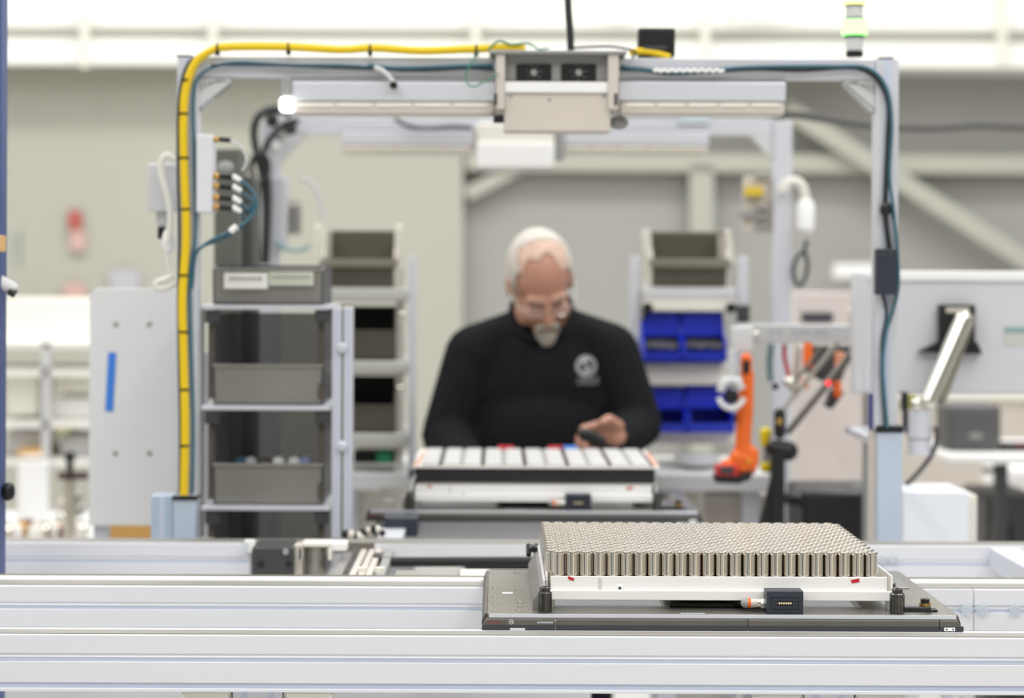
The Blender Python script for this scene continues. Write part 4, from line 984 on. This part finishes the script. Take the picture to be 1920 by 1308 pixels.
# legs
for s in (-1, 1):
    q.capsule((.107+s*.09, 5.56, .9), (.107+s*.10, 5.55, .49), .082, .055, SKIN); q.capsule((.107+s*.10, 5.55, .49), (.107+s*.105, 5.57, .1), .052, .036, SKIN)
    q.capsule((.107+s*.105, 5.58, .05), (.107+s*.115, 5.42, .035), .034, .026, SKIN)
def hand(wr, pc, ux, grip):     # wrist, palm centre, finger direction, curl towards grip
    wr = Vector(wr); pc = Vector(pc); d = Vector(ux).normalized(); g = Vector(grip).normalized(); sd = d.cross(g).normalized()
    q.capsule(wr, pc-d*.02, .024, .026, SKIN)
    for k in range(4):
        o = sd*(.027-.018*k); a = pc+o*1.0+d*.03; L = [.040, .046, .043, .034][k]
        q.capsule(pc+o*.8-d*.02, a, .014, .0115, SKIN)
        b = a+(d*.75+g*.5).normalized()*L; c = b+(d*.1+g).normalized()*L*.62; e = c+(g*.7-d*.6).normalized()*L*.45
        q.capsule(a, b, .0105, .0095, SKIN, 10); q.capsule(b, c, .0095, .0088, SKIN, 10); q.capsule(c, e, .0088, .008, SKIN, 10)
    a = pc+sd*.03-d*.02; b = a+(sd*.6+d*.8+g*.3).normalized()*.036; c = b+(d*.7+g*.8).normalized()*.03
    q.capsule(a, b, .0145, .012, SKIN, 10); q.capsule(b, c, .0115, .0095, SKIN, 10)
hand(W(1160, 822, 5.335), W(1138, 820, 5.31), (-1, -.25, .1), (0, -.85, -.35))
hand((-.055, 5.29, .985), (-.03, 5.235, .975), (.5, -.85, 0), (.2, -.1, -1))
body = remesh(q, 'body', man, SKIN, .0042, 3)
q = skeleton(.006, False)
# hem and cuffs
q.capsule((-.072, 5.35, .998), (-.06, 5.305, .986), .05, .042, BLK); q.capsule((.288, 5.39, 1.045), (.272, 5.345, 1.037), .05, .043, BLK)
for i in range(26):      # soft folds
    s = -1 if i % 2 else 1
    x = .107+s*random.uniform(.09, .2); z = random.uniform(.98, 1.2)
    q.capsule((x, 5.445+abs(x-.107)*.3, z), (x+s*.03, 5.47+abs(x-.107)*.3, z-.05), .02, .012, BLK, 8)
# neck opening is left clear by cutting the collar height
sw = remesh(q, 'sweatshirt', man, BLK, .007, 5)
bm = bmesh.new(); bm.from_mesh(sw.data); off = Vector(man.location)
pc_ = Vector((.107, 5.50, 1.318)); nn = Vector((0, -.62, .78)).normalized()
dele = [v for v in bm.verts if ((v.co+off)-pc_).dot(nn) > 0 and abs(v.co.x+off.x-.107) < .07]
bmesh.ops.delete(bm, geom=dele, context='VERTS'); bm.to_mesh(sw.data); bm.free()
MB().tube([pc_+Vector((.069*math.cos(a), .078*math.sin(a)*.78+.012, .062*math.sin(a)*1.0+.002)) for a in [i*math.pi/12 for i in range(25)]], .009, BLK, 8, 2).build('collar', man)
tr = MB()
for s in (-1, 1):
    tr.capsule((.107+s*.085, 5.56, .92), (.107+s*.10, 5.55, .49), .098, .075, TRS); tr.capsule((.107+s*.10, 5.55, .49), (.107+s*.105, 5.57, .09), .072, .058, TRS)
tr.sphere((.107, 5.56, .9), (.175, .13, .1), TRS); remesh(tr, 'trousers', man, TRS, .009, 4)
for s in (-1, 1):
    sh = MB(); sh.capsule((.107+s*.105, 5.60, .05), (.107+s*.118, 5.40, .04), .046, .038, BLACK); sh.box(.107+s*.105-.045, .107+s*.105+.055, 5.36, 5.64, 0.001, .02, BLACK); remesh(sh, 'shoe', man, BLACK, .006, 3)
# hair: cropped white band at the sides, back and thin crown
hq = MB(); hq.sphere((0, .018, .036), (.0765, .0945, .089), HAIRM, 96, 64)
M4 = HM
keep = []
for f, in zip(hq.f):
    c = sum((hq.v[i] for i in f), Vector())/len(f)
    side = abs(c.x) > .057 and c.y > -.03 and c.z > -.03
    back = c.y > .03 and c.z > -.05
    crown = c.z > .06 and c.y > .012
    keep.append(side or back or crown)
thin = []
for f, k_ in zip(hq.f, keep):
    c = sum((hq.v[i] for i in f), Vector())/len(f)
    wob_ = .008*math.sin(c.x*120)+.006*math.sin(c.x*57+2)
    thin.append((not k_) and c.z > .065 and c.y > -.036+wob_ and abs(c.x) < .062)
tq = MB(); tq.v = [v*.995+Vector((0, 0, 0)) for v in hq.v]; tq.f = [f for f, k_ in zip(hq.f, thin) if k_]; tq.mi(mat('thin_blond_hair', (208, 176, 158), .7, 0, .12, 70, .4, 300)); tq.m = [0]*len(tq.f)
tq.xform(HM); th_ = tq.build('thin_crown_hair', man); so = th_.modifiers.new('thick', 'SOLIDIFY'); so.thickness = .002; so.offset = 1
hq.f = [f for f, k_ in zip(hq.f, keep) if k_]; hq.m = [0]*len(hq.f); hq.xform(M4)
ho = hq.build('hair', man, smooth=True); so = ho.modifiers.new('thick', 'SOLIDIFY'); so.thickness = .003; so.offset = 1
bq = MB(); bq.sphere(H(0, -.079, -.102), (.027, .021, .027), BEARDM, 16, 12, HR)
bq.sphere(H(0, -.082, -.114), (.023, .018, .021), BEARDM, 16, 12, HR)
remesh(bq, 'beard', man, BEARDM, .004, 3)
mq = MB(); mq.capsule(H(-.022, -.092, -.060), H(0, -.104, -.052), .006, .007, BEARDM); mq.capsule(H(.022, -.092, -.060), H(0, -.104, -.052), .006, .007, BEARDM)
for s in (-1, 1): mq.capsule(H(s*.023, -.091, -.06), H(s*.026, -.083, -.09), .006, .006, BEARDM)
remesh(mq, 'moustache', man, BEARDM, .003, 2)
MB().capsule(H(-.014, -.0935, -.071), H(.014, -.0935, -.071), .0035, .0035, SKINR).build('lips', man)
EYEW = mat('eye_white', (225, 220, 214), .2); BROW = mat('grey_brow', (150, 130, 112), .9)
for s in (-1, 1):
    MB().sphere(H(s*.031, -.072, -.004), .0112, mat('eyelid', (164, 116, 98), .5), 14, 10).capsule(H(s*.022, -.0815, -.010), H(s*.040, -.0805, -.010), .0014, .0012, DGREY, 8).build('eyelid', man)
    MB().capsule(H(s*.014, -.0925, .018), H(s*.05, -.08, .019), .004, .003, BROW).build('eyebrow', man)
gl = MB()
for s in (-1, 1):
    gl.tube([H(s*.034+.025*math.cos(a), -.102+abs(.02*math.cos(a))*0+.004*(s*math.cos(a) > 0), -.006+.016*math.sin(a)) for a in [i*math.pi/10 for i in range(21)]], .0009, CHROME, 6, 1, False)
    gl.tube([H(s*.059, -.098, -.002), H(s*.074, -.06, .0), H(s*.082, .01, .0)], .0012, CHROME, 6)
gl.tube([H(-.009, -.103, -.004), H(0, -.107, -.002), H(.009, -.103, -.004)], .001, CHROME, 6)
go = gl.build('glasses', man)
LENS = mat('lens_glass', (245, 248, 250), .02, 0, 0, alpha=.07, spec=.6)
for s in (-1, 1):
    MB().add([H(s*.034+.024*math.cos(a), -.1015, -.006+.015*math.sin(a)) for a in [i*math.pi/10 for i in range(20)]]+[H(s*.034+.024*math.cos(a), -.1005, -.006+.015*math.sin(a)) for a in [i*math.pi/10 for i in range(20)]],
             [tuple(range(20)), tuple(range(39, 19, -1))]+[(i, (i+1) % 20, 20+(i+1) % 20, 20+i) for i in range(20)], LENS).build('lens', go)
# chest emblem, laid on the cloth by ray casting
bpy.context.view_layer.update()
from mathutils.bvhtree import BVHTree
bvh = BVHTree.FromPolygons([tuple(v.co+off) for v in sw.data.vertices], [tuple(p.vertices) for p in sw.data.polygons])
def on_cloth(px, py, lift=.0012):
    a, b_ = ray(px, py); d = Vector((a, 1, b_)).normalized(); h = bvh.ray_cast(Vector((0, 0, HC)), d)
    return (h[0]-d*lift) if h[0] else P(px, py, 5.42)
eq = MB(); c = (1099, 686)
n = 24
pts = [on_cloth(c[0]+20*math.cos(i*2*math.pi/n), c[1]+21*math.sin(i*2*math.pi/n)) for i in range(n)]; pin = [on_cloth(c[0]+12*math.cos(i*2*math.pi/n), c[1]+13*math.sin(i*2*math.pi/n)) for i in range(n)]
cc = on_cloth(*c)
eq.add(pts+pin, [(i, (i+1) % n, n+(i+1) % n, n+i) for i in range(n)], RIMM)
eq.build('embroidered_ring', man)
g2 = MB()
pth = [on_cloth(c[0]+x, c[1]+y, .002) for x, y in ((5, -11), (-3, -12), (-6, -6), (0, -1), (5, 4), (1, 10), (-6, 10))]
g2.tube(pth, .0026, RIMB, 8, 4); g2.build('embroidered_mark', man)
lt = MB()
for k in range(6):
    x = 1084+k*6.6; a = on_cloth(x, 708, .002); b_ = on_cloth(x, 720, .002); lt.tube([a, b_], .0011, RIMM, 6)
    if k % 2 == 0: lt.tube([b_, on_cloth(x+4, 720, .002)], .0011, RIMM, 6)
    else: lt.tube([a, on_cloth(x+4, 708, .002), on_cloth(x+4, 720, .002)], .0011, RIMM, 6)
lt.build('embroidered_lettering', man)
tag(MB().capsule(W(1096, 814, 5.235), W(1124, 828, 5.25), .015, .016, BLACK).capsule(W(1096, 812, 5.235), W(1086, 806, 5.235), .006, .004, DSTEEL).build('hand_tool'), 'small black tool held in the man\'s hand', 'tool')

# ================================================================== SCREWDRIVER and tool arm
YD = 5.15
t = thing('tool_boom', 'light grey horizontal tool arm with faint lettering, right of the blue bins', 'tool arm', P(1500, 645, YD+.05))
MB().pbox(1384, 608, 1626, 642, YD+.05, .035, mat('arm_grey', (190, 190, 190), .4, .3, .02, 8)).build('beam', t, .003)
MB().pbox(1372, 612, 1412, 660, YD+.04, .03, LGREY).build('clamp_block', t, .004)
MB().pbox(1619, 590, 1634, 668, YD+.045, .03, LGREY).build('end_plate', t, .004)
MB().pbox(1592, 578, 1622, 606, YD+.05, .04, BEIGE).build('pivot_block', t, .005)
MB().lathe([(.008, 0), (.008, .003), (.004, .005)], P(1417, 627, YD+.05), CHROME, 16, (0, -1, 0)).build('bolt', t)
MB().lathe([(.006, 0), (.006, .003), (.003, .004)], P(1502, 648, YD+.045), CREAM, 16, (0, -1, 0)).build('bolt', t)
for i, (a, b) in enumerate(((1444, 1456), (1459, 1471), (1484, 1522), (1526, 1560))):
    for k in range(int((b-a)/7)): MB().pbox(a+k*7.5, 618+(k % 2), a+k*7.5+5, 629-(k % 2), YD+.0493, .001, mat('faint_print', (160, 160, 164), .5)).build('faint_lettering', t)
xk_ = XZ(1628, 640, YD+.06)[0]; MB().box(xk_-.006, xk_+.006, YD+.075, YD+.10, 0, XZ(1628, 592, YD+.075)[1], MGREY).build('support_post', t, .001)
t = thing('balance_arm', 'dark metal parallelogram arm slanting down left from the light grey tool arm', 'arm', P(1465, 975, YD+.09))
for (a, b, r, m) in (((1572, 640), (1466, 770), .0055, STEEL), ((1618, 640), (1476, 812), .007, OLIVE), ((1604, 648), (1488, 790), .004, ALUD), ((1540, 650), (1480, 730), .004, OLIVEL)):
    MB().cyl(P(*a, YD+.09), P(*b, YD+.09), r, n=14, m=m).build('rod', t)
MB().capsule(P(1462, 775, YD+.09), P(1462, 812, YD+.09), .013, .013, DSTEEL).build('elbow_joint', t)
MB().capsule(P(1452, 840, YD+.09), P(1478, 845, YD+.09), .02, .022, BLACK).build('pivot_hub', t)
MB().lathe([(.007, 0), (.007, .003), (.004, .004)], P(1461, 790, YD+.075), BRASS, 14, (0, -1, 0)).build('bolt', t)
q = MB().pbox(1446, 850, 1472, 1020, YD+.07, .035, BLACK); q.build('column', t, .003)
MB().prism([(P(1446, 900, YD+.08).x, P(1446, 900, YD).z), (P(1446, 900, YD+.08).x, 0.85), (P(1420, 1000, YD+.08).x, .85)], 'Y', YD+.08, YD+.1, BLACK).build('column_brace', t)
x0 = XZ(1459, 1000, YD+.08)[0]; MB().box(x0-.016, x0+.016, YD+.07, YD+.105, .02, .86, BLACK).build('column_foot', t, .002); MB().box(x0-.1, x0+.1, YD, YD+.18, 0, .02, BLACK).build('base_plate', t, .003)
MB().sphere(P(1480, 716, YD+.07), (.014, .01, .012), CHROME, 14, 10).sphere(P(1454, 724, YD+.07), .008, BLACK, 12, 8).build('ball_clamp', t)
t = thing('control_unit', 'dark unit behind the slanting arm with orange edges and a red lamp', 'control unit', P(1560, 760, YD+.25))
x0, z0 = XZ(1525, 760, YD+.25); 
MB().prism([XZ(1518, 648, YD+.25), XZ(1606, 648, YD+.25), XZ(1570, 730, YD+.25), XZ(1515, 700, YD+.25)], 'Y', YD+.25, YD+.3, DGREY).build('housing', t, .003)
for a, b, c, d in ((1508, 640, 1523, 690), (1505, 710, 1516, 728), (1565, 715, 1578, 745)): MB().pbox(a, b, c, d, YD+.23, .03, ORANGE).build('orange_edge', t, .003)
MB().pbox(1566, 660, 1584, 696, YD+.2, .01, mat('peach_grip', (226, 150, 116), .5)).build('orange_edge', t, .003)
MB().sphere(P(1553, 718, YD+.06), .006, REDL, 10, 8).build('red_lamp', t)
MB().prism([XZ(1560, 730, YD+.25), XZ(1585, 735, YD+.25), XZ(1560, 768, YD+.25), XZ(1548, 762, YD+.25)], 'Y', YD+.25, YD+.3, DGREY).build('lower_housing', t, .003)
cable('red_cable', 'red cable hanging under the light grey tool arm', [(1471, 645), (1471, 670), (1478, 700), (1479, 712)], .005, REDC, YD+.09)
cable('teal_cable', 'grey-teal cable hanging under the light grey tool arm', [(1446, 645), (1443, 680), (1445, 715)], .008, mat('grey_teal', (120, 146, 148), .5), YD+.12)
cable('grey_cable', 'pair of grey cables hanging mid-way under the light grey tool arm', [(1498, 645), (1494, 690), (1490, 740)], .008, BEIGE, YD+.14)
t = thing('screwdriver_holder', 'pale hook with open ring holding the orange screwdriver', 'holder', P(1372, 770, YD-.03))
MB().pbox(1367, 655, 1380, 706, YD, .012, LGREY).build('stem', t, .002)
rg = [P(1371+22*math.cos(a), 737+30*math.sin(a), YD-.015) for a in [math.radians(d) for d in range(-160, -19, 14)]]
MB().tube([P(1371+20*math.cos(a), 738+24*math.sin(a), YD-.012) for a in [math.radians(x) for x in range(-170, -5, 15)]], .0095, LGREY, 12).build('upper_ring', t)
MB().tube([P(1371+24*math.cos(a), 738+27*math.sin(a), YD-.012) for a in [math.radians(x) for x in range(15, 170, 15)]], .006, WHITE, 12).build('lower_ring', t)
MB().pbox(1352, 706, 1392, 726, YD-.012, .012, LGREY).build('ring_neck', t, .004)
t = thing('electric_screwdriver', 'orange cordless screwdriver with black and red battery hanging upright', 'screwdriver', P(1395, 906, YD))
MB().capsule(P(1399, 672, YD+.02), P(1399, 706, YD+.02), .0125, .0125, ORANGE).build('head', t)
MB().pbox(1393, 676, 1406, 700, YD+.003, .006, BLACK).build('chuck_window', t, .001)
MB().lathe([(.006, 0), (.014, .003), (.016, .010), (.012, .018), (.005, .020)], P(1371, 743, YD-.002), BLACK, 20, (0, -1, 0)).build('chuck', t)
q = MB()
q.capsule(P(1402, 700, YD+.02), P(1398, 760, YD+.02), .014, .017, ORANGE); q.capsule(P(1398, 755, YD+.02), P(1392, 845, YD+.02), .018, .017, ORANGE)
q.capsule(P(1392, 840, YD+.02), P(1410, 850, YD+.02), .017, .016, ORANGE); q.capsule(P(1385, 858, YD+.02), P(1408, 862, YD+.02), .02, .018, ORANGE); q.capsule(P(1362, 872, YD+.02), P(1404, 876, YD+.02), .014, .018, ORANGE)
remesh(q, 'grip', t, ORANGE, .004, 3)
MB().pbox(1376, 775, 1382, 792, YD+.0, .01, BLACK).build('trigger', t, .002)
B0 = P(1340, 882, YD); 
q = MB().pbox(1343, 872, 1386, 892, YD-.004, .05, mat('battery_red', (196, 46, 46), .45)); q.build('battery_latch', t, .003)
MB().pbox(1350, 874, 1376, 888, YD-.006, .004, DGREY).build('battery_label', t, .001)
MB().prism([XZ(1340, 890, YD), XZ(1386, 892, YD), XZ(1412, 878, YD), XZ(1408, 898, YD), XZ(1386, 907, YD), XZ(1341, 905, YD)], 'Y', YD-.002, YD+.055, BLACK).build('battery', t, .003)
MB().lathe([(.005, 0), (.005, .002), (.003, .003)], P(1404, 864, YD-.0), mat('amber_button', (230, 160, 40), .4), 12, (0, -1, 0)).build('button', t)
t = thing('yellow_holder', 'yellow cylindrical part right of the screwdriver, beside the black column', 'holder', P(1434, 890, YD+.12))
MB().capsule(P(1436, 812, YD+.12), P(1436, 830, YD+.12), .014, .012, YELP).build('upper_body', t)
MB().sphere(P(1436, 875, YD+.12), .013, YELP, 14, 10).build('lower_knob', t)
MB().cyl(P(1436, 835, YD+.12), P(1436, 866, YD+.12), .007, n=12, m=MGREY).build('stem', t)
MB().pbox(1440, 812, 1448, 840, YD+.11, .01, LGREY).build('label', t)

# ================================================================== RIGHT: monitor, arm, table
YN = 5.0
t = thing('monitor', 'light grey back of a large monitor at right, with black mount', 'monitor', P(1780, 740, YN))
x0, z1 = XZ(1603, 510, YN); x1 = XZ(2010, 510, YN)[0]; z0 = XZ(1603, 738, YN)[1]
MB().box(x0, x1, YN, YN+.035, z0, z1, mat('monitor_grey', (208, 208, 214), .45, .1, .015, 4)).build('back_shell', t, .006)
MB().box(x0+.03, x1, YN-.006, YN, z1-.018, z1+.003, WHITE).build('top_edge', t, .004)
MB().box(x0-.004, x0+.02, YN-.003, YN+.03, z0, z1, LGREY).build('side_edge', t, .004)
mt = MB().pbox(1762, 571, 1829, 648, YN-.03, .03, BLACK).build('mount_plate', t, .003)
MB().prism([XZ(1720, 660, YN-.02), XZ(1760, 640, YN-.02), XZ(1832, 640, YN-.02), XZ(1842, 664, YN-.02)], 'Y', YN-.025, YN-.002, BLACK).build('mount_wing', t, .003)
MB().pbox(1774, 577, 1818, 586, YN-.034, .006, BEIGE).build('mount_screw_bar', mt, .001)
st = MB().pbox(1880, 612, 1925, 650, YN-.001, .002, mat('pale_sticker', (196, 198, 192), .6)).build('rating_sticker', t)
MB().pbox(1884, 613, 1925, 624, YN-.0018, .001, mat('sticker_teal', (140, 170, 168), .6)).build('sticker_band', st)
t = thing('display_stand', 'polished silver arm slanting up to the monitor mount', 'monitor arm', P(1740, 850, YN-.1))
A = P(1806, 600, YN-.05); B = P(1740, 752, YN-.09); 
MB().capsule(A, B, .020, .017, CHROME).build('upper_link', t)
MB().capsule(A+Vector((.016, .012, 0)), B+Vector((.03, .012, .004)), .012, .010, OLIVEL).build('lower_link', t)
MB().sphere(P(1718, 756, YN-.11), .012, CHROME, 14, 10).build('joint_cap', t)
MB().pbox(1693, 735, 1703, 770, YN-.09, .03, BLACK).build('clip', t, .002); MB().pbox(1700, 740, 1718, 766, YN-.08, .02, mat('dull_yellow', (176, 172, 92), .5)).build('yellow_clip', t, .002)
MB().cyl(P(1724, 770, YN-.09), P(1724, 852, YN-.09), .024, n=24, m=ALU2).build('base_cylinder', t)
MB().cyl(P(1724, 820, YN-.09), P(1724, 824, YN-.09), .0245, n=24, m=MGREY).build('base_ring', t)
MB().pbox(1696, 770, 1706, 812, YN-.09, .03, BLACK).build('base_clamp', t, .002)
MB().box(.722, .738, YG+.046, YN-.06, 1.085, 1.10, ALU2).box(.722, .86, YN-.085, YN-.065, 1.085, 1.10, ALU2).build('support_bracket', t, .001)
cable('grey_cable', 'dark grey cable curving from the monitor arm base down to the post', [(1752, 800), (1757, 815), (1748, 850), (1722, 885), (1697, 910)], .0055, mat('grey_rubber', (78, 76, 74)), YN-.1)
simple('blue_strip', 'narrow dark blue strip left of the right gantry post foot', 'strip', 1630, 738, 1641, 806, 4.32, .01, mat('dark_blue', (70, 74, 130), .5))
# table and charger box at right
YT = 6.6
t = thing('side_table', 'white table behind the monitor arm at far right', 'table', P(1880, 870, YT)-Vector((0, 0, P(1880, 870, YT).z)))
x0, z1 = XZ(1772, 850, YT); x1 = XZ(2150, 850, YT)[0]
MB().box(x0, x1, YT, YT+.6, z1-.03, z1, WHITE).build('table_top', t, .01)
for x in (x0+.15, x1-.1): MB().box(x, x+.035, YT+.05, YT+.085, 0, z1-.03, DGREY).build('leg', t, .002)
MB().pbox(1845, 878, 1870, 886, YT+.05, .03, DGREY).build('leg_bracket', t, .002)
t = thing('equipment_case', 'dark grey rounded case standing on the white table at right', 'case', P(1828, 849, YT+.1))
MB().pbox(1778, 759, 1878, 848, YT+.08, .2, mat('case_grey', (88, 88, 88), .5, 0, .04, 20)).build('shell', t, .015, seg=4)
MB().pbox(1818, 812, 1842, 822, YT+.078, .004, MGREY).build('nameplate', t, .001)
tag(MB().pbox(1880, 834, 1990, 848, YT+.08, .15, BLACK).pbox(1905, 833, 1918, 835, YT+.079, .01, RED).build('keyboard', None, .003), 'flat black device lying right of the dark grey case', 'device')
simple('storage_box', 'plain white box right of the right gantry post foot', 'box', 1694, 922, 1816, 1030, 4.75, .2, mat('box_white', (232, 236, 242), .5, 0, .015, 3))
zb_ = XZ(1750, 1030, 4.75)[1]-.006; xa_ = XZ(1696, 1030, 4.75)[0]; xb_ = XZ(1832, 1030, 4.75)[0]
t = thing('box_table', 'small aluminium table carrying the plain white box by the right post', 'table', ((xa_+xb_)/2, 4.85, 0))
MB().box(xa_, xb_, 4.74, 4.97, zb_-.02, zb_, ALU2).build('table_top', t, .001)
for x in (xa_+.005, xb_-.03):
    for y in (4.745, 4.94): MB().box(x, x+.025, y, y+.025, 0, zb_-.02, ALU2).build('leg', t, .001)
simple('box_tray', 'paler side box tucked against the plain white box by the right post', 'box', 1812, 928, 1832, 1028, 4.8, .15, CREAM)
tag(MB().pbox(1504, 922, 1620, 1705, 5.32, .3, BLACK).sphere(P(1540, 935, 5.4), (.09, .08, .03), BLACK, 16, 10).sphere(P(1600, 925, 5.45), (.07, .08, .03), DGREY, 16, 10).build('black_bag', None, .01), 'crumpled black bag between the rear gantry post and the right post', 'bag')
tag(MB().pbox(1850, 930, 1960, 1425, 6.75, .4, DGREY).pbox(1862, 975, 1900, 1420, 6.7, .1, BLACK).build('office_chair', None, .02), 'dark seat shape under the white table at far right', 'seat')
tag(MB().pbox(1875, 870, 1990, 1366, 7.4, .3, WHITE).build('white_carton', None, .03), 'white rounded carton under the table at far right', 'carton')
simple('partition', 'pale beige partition behind the tool arm and white box', 'partition', 1500, 640, 1640, 1100, 7.0, .05, BEIGE)
t = thing('partition', 'broad pale beige partition behind the right gantry post and table', 'partition', P(1800, 1100, 7.9)); MB().pbox(1640, 740, 2200, 1150, 7.9, .05, BEIGE).build('sheet', t); MB().pbox(1640, 740, 2200, 750, 7.88, .09, CREAM).build('top_cap', t)
simple('counter_front', 'pale beige cabinet front under the right workbench', 'cabinet', 1320, 926, 1442, 1100, 5.7, .3, BEIGE)
wallsign('wall_sign', 'white blurred board on the far wall just left of the monitor top', 1562, 494, 1640, 520, WHITE)

# ================================================================== FAR LEFT BACKGROUND
t = thing('rack_upright', 'blue steel rack upright at the left edge of the photo', 'rack upright', P(-30, 1010, 3.9)-Vector((0, 0, P(-30, 1010, 3.9).z)))
x1 = XZ(1, 600, 3.95)[0]
MB().box(x1-.055, x1, 3.95, 4.0, .012, 3.4, mat('blue_steel', (76, 92, 140), .5, .1, .1, 30)).build('upright', t, .002)
MB().box(x1-.1, x1+.03, 3.91, 4.04, 0, .012, MATS['blue_steel']).build('foot_plate', t, .002)
MB().pbox(-200, 440, 0, 472, 3.94, .05, mat('peach_beam', (224, 180, 120), .5)).build('beam_end', t, .002)
YW = 8.5
t = thing('shelf_unit', 'blurred white shelving unit at far left beyond the grey panel', 'shelving', P(90, 1000, YW)-Vector((0, 0, P(90, 1000, YW).z)))
for a in (-120, 78, 300): MB().pbox(a, 640, a+14, 1300, YW, .03, LGREY).build('upright', t)
for y in (640, 692, 790, 860, 975): MB().pbox(-120, y, 314, y+12, YW, .5, mat('shelf_pale', (238, 236, 229), .6)).build('shelf', t)
boxes = [(0, 560, 175, 636, 8.9, CREAM, 'wide cream box on top of the far left shelving'), (100, 700, 172, 735, 8.6, CREAM, 'cream box on the second far left shelf'),
         (10, 700, 72, 780, 8.6, mat('ivory', (238, 236, 224), .6), 'ivory box on the left of the second far shelf'), (95, 745, 175, 786, 8.62, WHITE, 'white box on the second far left shelf below the cream one'),
         (100, 802, 130, 812, 8.55, mat('pale_yellow', (224, 220, 160), .6), 'small pale yellow box on the third far left shelf'), (14, 806, 80, 855, 8.6, LGREY, 'light grey box on the third far left shelf'),
         (30, 842, 85, 858, 8.5, CARD, 'small tan box at left of the third far left shelf'), (110, 815, 170, 856, 8.6, LGREY, 'light grey box on the third far left shelf below the yellow one')]
for a, b, c, d, Y, m, lab in boxes: simple('storage_box', lab, 'box', a, b, c, d, Y, .3, m, .01)
t = thing('low_bench', 'low pale bench at far left carrying the drum, valve and fittings', 'bench', (-1.25, 6.6, 0))
MB().box(-1.5, -.93, 6.25, 7.1, .67, .70, LGREY).build('bench_top', t, .003)
for x in (-1.48, -.99):
    for y in (6.3, 7.0): MB().box(x, x+.04, y, y+.04, 0, .67, LGREY).build('leg', t)
t = thing('white_drum', 'white drum standing at far left below the shelves', 'drum', P(62, 996, 6.7))
cq = P(62, 900, 6.7)
MB().cyl((cq.x, 6.7, .701), P(62, 862, 6.7), .043, n=24, m=WHITE).build('drum', t, .004); MB().cyl(P(62, 862, 6.7), P(62, 852, 6.7), .035, n=24, m=BEIGE).build('lid', t, .002)
t = thing('valve_assembly', 'black cross-handled valve on silver pipework at far left', 'valve', P(135, 1005, 6.3))
MB().sphere(P(131, 856, 6.3), .016, BLACK, 14, 10).build('knob', t)
MB().cyl(P(131, 860, 6.3), P(131, 900, 6.3), .009, n=14, m=DSTEEL).build('stem', t)
MB().cyl(P(110, 891, 6.3), P(165, 891, 6.3), .011, n=14, m=mat('dark_brown', (66, 46, 40), .5)).build('handle', t)
MB().cyl(P(131, 900, 6.3), (P(131, 1000, 6.3).x, 6.3, .701), .016, n=14, m=CHROME).build('pipe', t)
for a, b, r in ((142, 930, .018), (121, 945, .018), (146, 955, .02), (120, 970, .02)): MB().sphere(P(a, b, 6.32), r, [CHROME, BEIGE, ALUD, CREAM][a % 4], 14, 10).build('fitting', t)
random.seed(11)
for i in range(11):
    a = 12+i*14; b = 985+random.randint(-12, 8); m = [CHROME, WHITE, BRASS, mat('maroon_cap', (120, 84, 80), .4), CREAM][i % 5]
    nm = ['silver', 'white', 'brass', 'maroon', 'cream'][i % 5]
    pos = ['far left edge', 'left of the white drum', 'at the foot of the white drum', 'right of the white drum', 'between drum and valve', 'left of the valve pipe', 'at the valve pipe foot', 'right of the valve pipe', 'left of the tan board', 'beside the tan board', 'in front of the tan board'][i]
    tag(MB().lathe([(.018, 0), (.022, .004), (.022, .03), (.012, .036), (.012, .045)], (P(a, 1000, 6.35+.03*(i % 4)).x, 6.35+.03*(i % 4), .701), m, 16).build('pipe_fitting'), '%s round fitting, %s, behind the rear rail' % (nm, pos), 'fitting', None)
simple('tan_cabinet', 'tan cabinet side standing behind the rear rail left of the front gantry base', 'board', 176, 966, 284, 1730, 5.2, .3, CARD, .004)
tag(MB().pbox(1, 905, 24, 940, 3.955, .03, BLACK).build('black_clip', None, .01), 'small black block beside the blue upright at far left', 'block')
t = thing('spray_head', 'grey metal nozzle poking in at the left edge', 'nozzle', P(15, 560, 3.96))
MB().capsule(P(-4, 528, 3.965), P(24, 540, 3.965), .013, .010, LGREY).build('barrel', t); MB().cyl(P(17, 545, 3.96), P(29, 552, 3.96), .007, n=12, m=DSTEEL).build('tip', t)
simple('wall_fixture', 'small grey-green fixture on the far wall at left edge', 'fixture', 14, 430, 34, 500, 11.2, .1, mat('greygreen', (168, 172, 160), .6))
